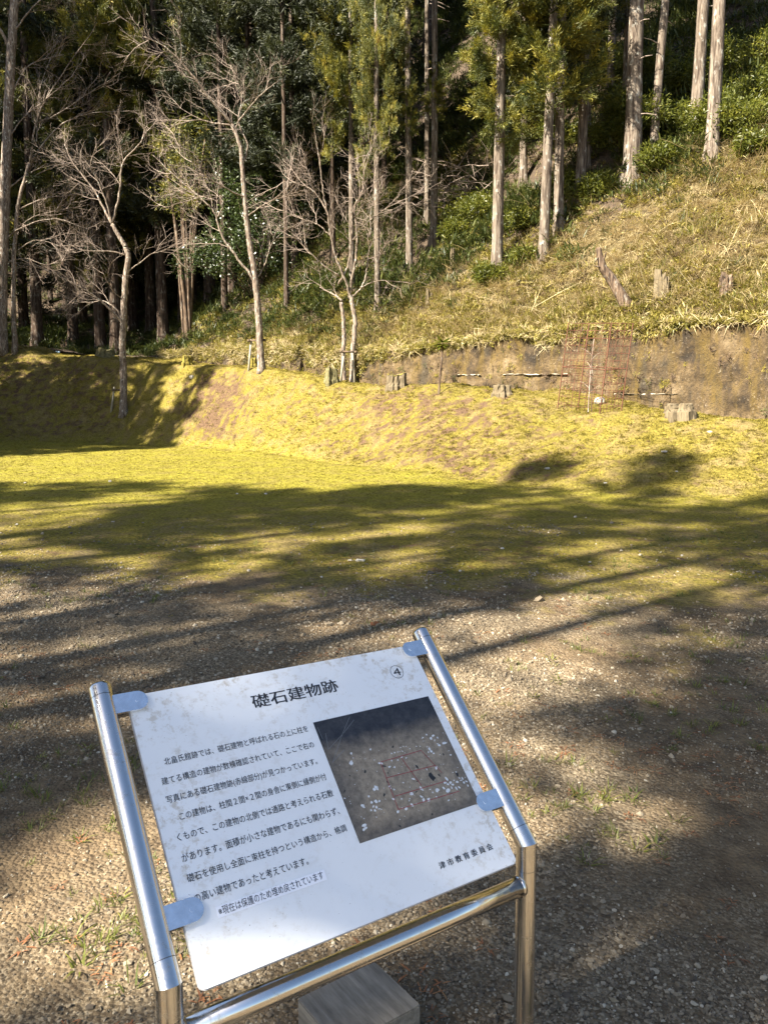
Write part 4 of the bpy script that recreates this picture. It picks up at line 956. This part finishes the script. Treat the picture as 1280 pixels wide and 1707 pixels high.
# ------------------------------------------------------------------ ground cover: one instanced object for each kind of stuff
PROTO = bpy.data.collections.new('prototypes')
def proto(me):
    c = bpy.data.collections.new('proto'); 
    o = bpy.data.objects.new('proto', me); c.objects.link(o); return o
def scatter(name, P, rot, scl, protos, label, cat):
    n = len(P); me = bpy.data.meshes.new(name); me.vertices.add(n); me.vertices.foreach_set('co', np.asarray(P, np.float32).ravel())
    a = me.attributes.new('rot', 'FLOAT_VECTOR', 'POINT'); a.data.foreach_set('vector', np.asarray(rot, np.float32).ravel())
    a = me.attributes.new('scl', 'FLOAT', 'POINT'); a.data.foreach_set('value', np.asarray(scl, np.float32))
    a = me.attributes.new('pick', 'INT', 'POINT'); a.data.foreach_set('value', rng.integers(0, len(protos), n).astype(np.int32))
    me.update(); o = link(name, me); tag(o, label, cat, kind='stuff')
    ng = bpy.data.node_groups.new(name, 'GeometryNodeTree')
    ng.interface.new_socket('Geometry', in_out='INPUT', socket_type='NodeSocketGeometry'); ng.interface.new_socket('Geometry', in_out='OUTPUT', socket_type='NodeSocketGeometry')
    nd = ng.nodes; gi = nd.new('NodeGroupInput'); go = nd.new('NodeGroupOutput'); ci = nd.new('GeometryNodeCollectionInfo')
    c = bpy.data.collections.new(name+'_pieces')
    for m_ in protos: c.objects.link(bpy.data.objects.new('piece', m_))
    ci.inputs[0].default_value = c; ci.inputs[1].default_value = True; ci.inputs[2].default_value = True
    ip_ = nd.new('GeometryNodeInstanceOnPoints'); ip_.inputs['Pick Instance'].default_value = True
    def na(nm, ty): q = nd.new('GeometryNodeInputNamedAttribute'); q.data_type = ty; q.inputs[0].default_value = nm; return [x for x in q.outputs if x.enabled][0]
    L_ = ng.links.new
    L_(gi.outputs[0], ip_.inputs['Points']); L_(ci.outputs[0], ip_.inputs['Instance']); L_(na('pick', 'INT'), ip_.inputs['Instance Index'])
    e2r = nd.new('FunctionNodeEulerToRotation'); L_(na('rot', 'FLOAT_VECTOR'), e2r.inputs[0]); L_(e2r.outputs[0], ip_.inputs['Rotation']); L_(na('scl', 'FLOAT'), ip_.inputs['Scale'])
    L_(ip_.outputs[0], go.inputs[0])
    o.modifiers.new('scatter', 'NODES').node_group = ng
    return o
def tuft(name, n, rad, h, w, mat, seed, up=(.3, 1.0), bend=.5, spread=1.0):
    """clump of bent blades, two quads each"""
    rr = np.random.default_rng(seed); a = rr.random(n)*6.283; r = rad*np.sqrt(rr.random(n)); P = np.c_[r*np.cos(a), r*np.sin(a), 0*a]
    b = a+rr.normal(size=n)*spread; el = rr.uniform(*up, n); D = unit(np.c_[np.cos(b)*np.cos(el), np.sin(b)*np.cos(el), np.sin(el)]); S = unit(np.c_[-np.sin(b), np.cos(b), 0*b])
    L = h*(.5+.8*rr.random(n))[:, None]; m1 = P+D*L*.5; D2 = unit(D-np.array([0, 0, bend])[None]*rr.random(n)[:, None]); e = m1+D2*L*.5; w = w*(.7+.6*rr.random(n))[:, None]
    V = np.stack([P-S*w*.4, P+S*w*.4, m1+S*w*.5, m1-S*w*.5, e], 1).reshape(-1, 3); k = np.arange(n)[:, None]*5
    mb = MB(); mb.add(V, np.concatenate([k+0, k+1, k+2, k+3], 1), np.repeat(rr.random(n), 5)); mb.F.append(np.concatenate([k+3, k+2, k+4], 1))
    return mb.mesh(name, mat)
def pebble(seed):
    rr = np.random.default_rng(seed); g = (1+5**.5)/2
    V = unit(np.array([(-1, g, 0), (1, g, 0), (-1, -g, 0), (1, -g, 0), (0, -1, g), (0, 1, g), (0, -1, -g), (0, 1, -g), (g, 0, -1), (g, 0, 1), (-g, 0, -1), (-g, 0, 1)], float))
    V = V*(1+.22*rr.normal(size=(12, 1)))*np.array([.5, .36+.12*rr.random(), .24+.1*rr.random()])
    Fc = np.array([(0, 11, 5), (0, 5, 1), (0, 1, 7), (0, 7, 10), (0, 10, 11), (1, 5, 9), (5, 11, 4), (11, 10, 2), (10, 7, 6), (7, 1, 8), (3, 9, 4), (3, 4, 2), (3, 2, 6), (3, 6, 8), (3, 8, 9), (4, 9, 5), (2, 4, 11), (6, 2, 10), (8, 6, 7), (9, 8, 1)])
    mb = MB(); mb.add(V, Fc); return mb.mesh('piece', MT['pebble'])
def in_view(x, y, m=.12): return np.abs(x) < (.5+m)*np.maximum(y, .5)+.3
# gravel
n = 300000; y = .7+ (rng.random(n)**1.9)*9.5; x = rng.uniform(-1, 1, n)*(.62*y+.5)
wgt = np.clip(1.15-moss_f(x, y)*1.3+ (fbm(x*1.1, y*1.1, 71, 4)-.5)*2.4, .05, 1)*np.clip(fbm(x*.8+9, y*.8, 77, 4)*2.6-.62, .10, 1)
k = rng.random(n) < wgt; x, y = x[k], y[k]; n = len(x)
sc = .0038*np.exp(rng.normal(size=n)*.40)*np.clip(y/3.0, 1, 1.8); big = rng.random(n) < .015; sc[big] *= 1.8
scatter('gravel', np.c_[x, y, H(x, y)+sc*.12], np.c_[rng.normal(size=n)*.35, rng.normal(size=n)*.35, rng.random(n)*6.28], sc*2, [pebble(k) for k in range(7)], 'loose grey gravel covering the yard', 'gravel')
# weeds on the gravel
n = 4500; y = 1+rng.random(n)**1.4*8; x = rng.uniform(-1, 1, n)*(.62*y+.4); k = rng.random(n) < np.clip(fbm(x*1.3, y*1.3, 81, 3)*3-1.3, 0, 1); x, y = x[k], y[k]; n = len(x)
scatter('weeds', np.c_[x, y, H(x, y)-.003], np.c_[0*x, 0*x, rng.random(n)*6.28], rng.uniform(.5, 1.3, n), [tuft('piece', 14, .02, .05, .0035, MT['weed'], k, (.3, 1.2)) for k in range(5)], 'small green weed tufts in the gravel', 'weeds')
n = 1500; y = 1+rng.random(n)**1.5*7; x = rng.uniform(-1, 1, n)*(.62*y+.4); k = rng.random(n) < np.clip(fbm(x*1.5+3, y*1.5, 83, 3)*3-1.2, 0.03, 1); x, y = x[k], y[k]; n = len(x)
scatter('needle_litter', np.c_[x, y, H(x, y)+.004], np.c_[0*x, 0*x, rng.random(n)*6.28], rng.uniform(.6, 1.3, n), [tuft('piece', 9, .03, .035, .004, MT['litter'], 20+k, (-.05, .25)) for k in range(4)], 'rust brown fallen cedar needles on the gravel', 'litter')
# moss and short turf
n = 120000; y = 4+rng.random(n)*29; x = rng.uniform(-1, 1, n)*(.6*y+1)
k = (y < yw(x)-.05) & (rng.random(n) < np.clip(moss_f(x, y)*1.2-.15-earth_f(x, y)*1.1+(fbm(x*1.7, y*1.7, 91, 4)-.5)*2.4, 0, 1)); x, y = x[k], y[k]; n = len(x)
scatter('moss', np.c_[x, y, H(x, y)-.006], np.c_[rng.normal(size=n)*.2, rng.normal(size=n)*.2, rng.random(n)*6.28], rng.uniform(.5, 1.2, n)*np.clip(y/12, .55, 1.25)*(.42+.30*sstep(-1, 1, y-yb(x))), [tuft('piece', 20, .06, .05, .010, MT['moss'], 30+k, (.1, 1.0)) for k in range(6)], 'yellow green moss and short turf on yard and bank', 'moss')
# dry grass and bamboo grass above the wall
def hillpts(n, x0, x1, t1):
    x = rng.uniform(x0, x1, n); t = .45+rng.random(n)*t1; return x, yw(x)+t, t
x, y, t_ = hillpts(34000, -8, 13, 12); k = rng.random(len(x)) < np.clip(dry_f(x, y)*1.1+(fbm(x*.8, y*.8, 95, 3)-.5)*1.4, 0, 1)*np.clip(.45+(x+4)*.09, .25, 1); x, y = x[k], y[k]; n = len(x)
scatter('dry_grass', np.c_[x, y, H(x, y)-.03], np.c_[rng.normal(size=n)*.25-.35, rng.normal(size=n)*.3, rng.random(n)*6.28], rng.uniform(.5, 1.2, n), [tuft('piece', 26, .20, .27, .011, MT['straw'], 50+k, (-.05, .75), .5, 2.0) for k in range(7)], 'matted straw-coloured dry grass on the slope', 'grass')
x, y, t_ = hillpts(1500, -6, 13, 11); k = rng.random(len(x)) < dry_f(x, y)*sstep(-3, 3, x); x, y = x[k], y[k]; n = len(x)
scatter('dead_stalks', np.c_[x, y, H(x, y)+.12], np.c_[rng.normal(size=n)*.2-.45, rng.normal(size=n)*.25, rng.random(n)*6.28], rng.uniform(.6, 1.4, n), [tuft('piece', 4, .3, .8, .009, MT['straw'], 150+k, (-.1, .35), .4, 2.0) for k in range(5)], 'long bleached stalks lying over the dry grass', 'stalks')
x, y, t_ = hillpts(32000, -9, 13, 11); k = rng.random(len(x)) < np.clip(dry_f(x, y)*.8+.15*np.exp(-t_/1.2)*5*0+(fbm(x*.9+7, y*.9, 97, 3)-.5)*2.0+.25*np.exp(-t_/1.0), 0, 1)*sstep(-9.5, -6, x)*(1-.55*sstep(1.0, 3.5, t_)*sstep(-1, 4, x)); x, y = x[k], y[k]; n = len(x)
scatter('bamboo_grass', np.c_[x, y, H(x, y)], np.c_[rng.normal(size=n)*.25-.25, rng.normal(size=n)*.25, rng.random(n)*6.28], rng.uniform(.6, 1.3, n), [tuft('piece', 34, .16, .15, .022, MT['sasa'], 60+k, (.0, 1.1), .6, 2.5) for k in range(6)], 'low yellow green bamboo grass along and above the wall', 'grass')
# tufts hanging over the wall and creeping up its face
n = 3000; x = np.where(rng.random(n) < .6, rng.uniform(-8.5, -.3, n), rng.uniform(-.5, 12.5, n)); dz = rng.random(n)**1.8*np.where(x < -.5, .8, .34)*np.clip(fbm(x*1.3, x*0, 99, 3)*3.4-1.3+.4*(x < -.5), .02, 1.1)
zt = ip(WALL, x, 3)+.05-dz; ok = zt > ip(WALL, x, 2)+.05; x, dz, zt = x[ok], dz[ok], zt[ok]; n = len(x)
scatter('hanging_grass', np.c_[x, yw(x)+.06-.0*dz, zt], np.c_[np.full(n, .7)+rng.normal(size=n)*.6, rng.normal(size=n)*.5, rng.normal(size=n)*1.4], rng.uniform(.35, .95, n), [tuft('piece', 40, .14, .15, .018, MT['sasa'], 70+k, (.0, 1.0), .9, 2.5) for k in range(4)]+[tuft('piece', 24, .15, .34, .011, MT['straw'], 77+k, (-.3, .8), .9, 2.0) for k in range(2)]+[tuft('piece', 36, .18, .12, .028, MT['sasa'], 87+k, (-.3, 1.0), .6, 2.5) for k in range(2)], 'grass hanging over the top of the retaining wall', 'grass')
n = 1700; x = rng.uniform(-8.5, 12.5, n); fz = rng.random(n)**1.2; k = rng.random(n) < np.clip(fbm(x*1.6, fz*2.5, 105, 3)*3-1.25, .04, 1); x, fz = x[k], fz[k]; n = len(x)
zt = ip(WALL, x, 2)+fz*(ip(WALL, x, 3)-ip(WALL, x, 2))
scatter('wall_plants', np.c_[x, yw(x)+.10*fz-.03, zt], np.c_[np.full(n, 1.2)+rng.normal(size=n)*.4, rng.normal(size=n)*.4, rng.normal(size=n)*.8], rng.uniform(.3, .9, n), [tuft('piece', 22, .10, .12, .016, MT[m_], 160+k, (-.2, 1.2), .9, 2.5) for k, m_ in enumerate(('debris', 'moss', 'sasa', 'fern', 'debris'))], 'moss, roots and small plants clinging to the retaining wall', 'plants')
# brown scrub through the dry grass
x, y, t_ = hillpts(9000, -8, 13, 11); k = rng.random(len(x)) < np.clip(dry_f(x, y)*1.1*(fbm(x*.7+3, y*.7, 107, 4)*3.4-1.35), 0, 1); x, y = x[k], y[k]; n = len(x)
scatter('scrub', np.c_[x, y, H(x, y)], np.c_[rng.normal(size=n)*.25-.3, rng.normal(size=n)*.3, rng.random(n)*6.28], rng.uniform(.5, 1.3, n), [tuft('piece', 26, .14, .26, .010, MT[m_], 170+k, (.2, 1.3), .5, 2.5) for k, m_ in enumerate(('debris', 'fern', 'debris', 'weed'))], 'brown and olive scrub growing through the dry grass', 'scrub')
# undergrowth in the wood
n = 42000; y = 20+rng.random(n)*36; x = rng.uniform(-1, 1, n)*(.62*y+2); k = (y > yw(x)+.8) & (rng.random(n) < np.clip((1-dry_f(x, y))*.9*np.maximum(.25, fbm(x*.5, y*.5, 101, 3)*2.4-.75), 0, .9)); x, y = x[k], y[k]; n = len(x)
scatter('undergrowth', np.c_[x, y, H(x, y)], np.c_[rng.normal(size=n)*.25-.2, rng.normal(size=n)*.25, rng.random(n)*6.28], rng.uniform(.6, 1.6, n), [tuft('piece', 60, .34, .24, .026, MT['fern'], 90+k, (.1, 1.2), .7, 2.5) for k in range(6)], 'dark green ferns and low plants under the cedars', 'undergrowth')

n = 2600; y = 3+rng.random(n)*22; x = rng.uniform(-1, 1, n)*(.6*y+.5); k = y < yc(x); x, y = x[k], y[k]; n = len(x)
scatter('fallen_twigs', np.c_[x, y, H(x, y)+.012], np.c_[0*x, 0*x, rng.random(n)*6.28], rng.uniform(.4, 1.3, n)*np.clip(y/10, .5, 1.2), [tuft('piece', 3, .06, .10, .008, MT['debris'], 120+k, (-.05, .2), .2, 3) for k in range(4)], 'dark twigs and dead leaves lying on yard and bank', 'twigs')
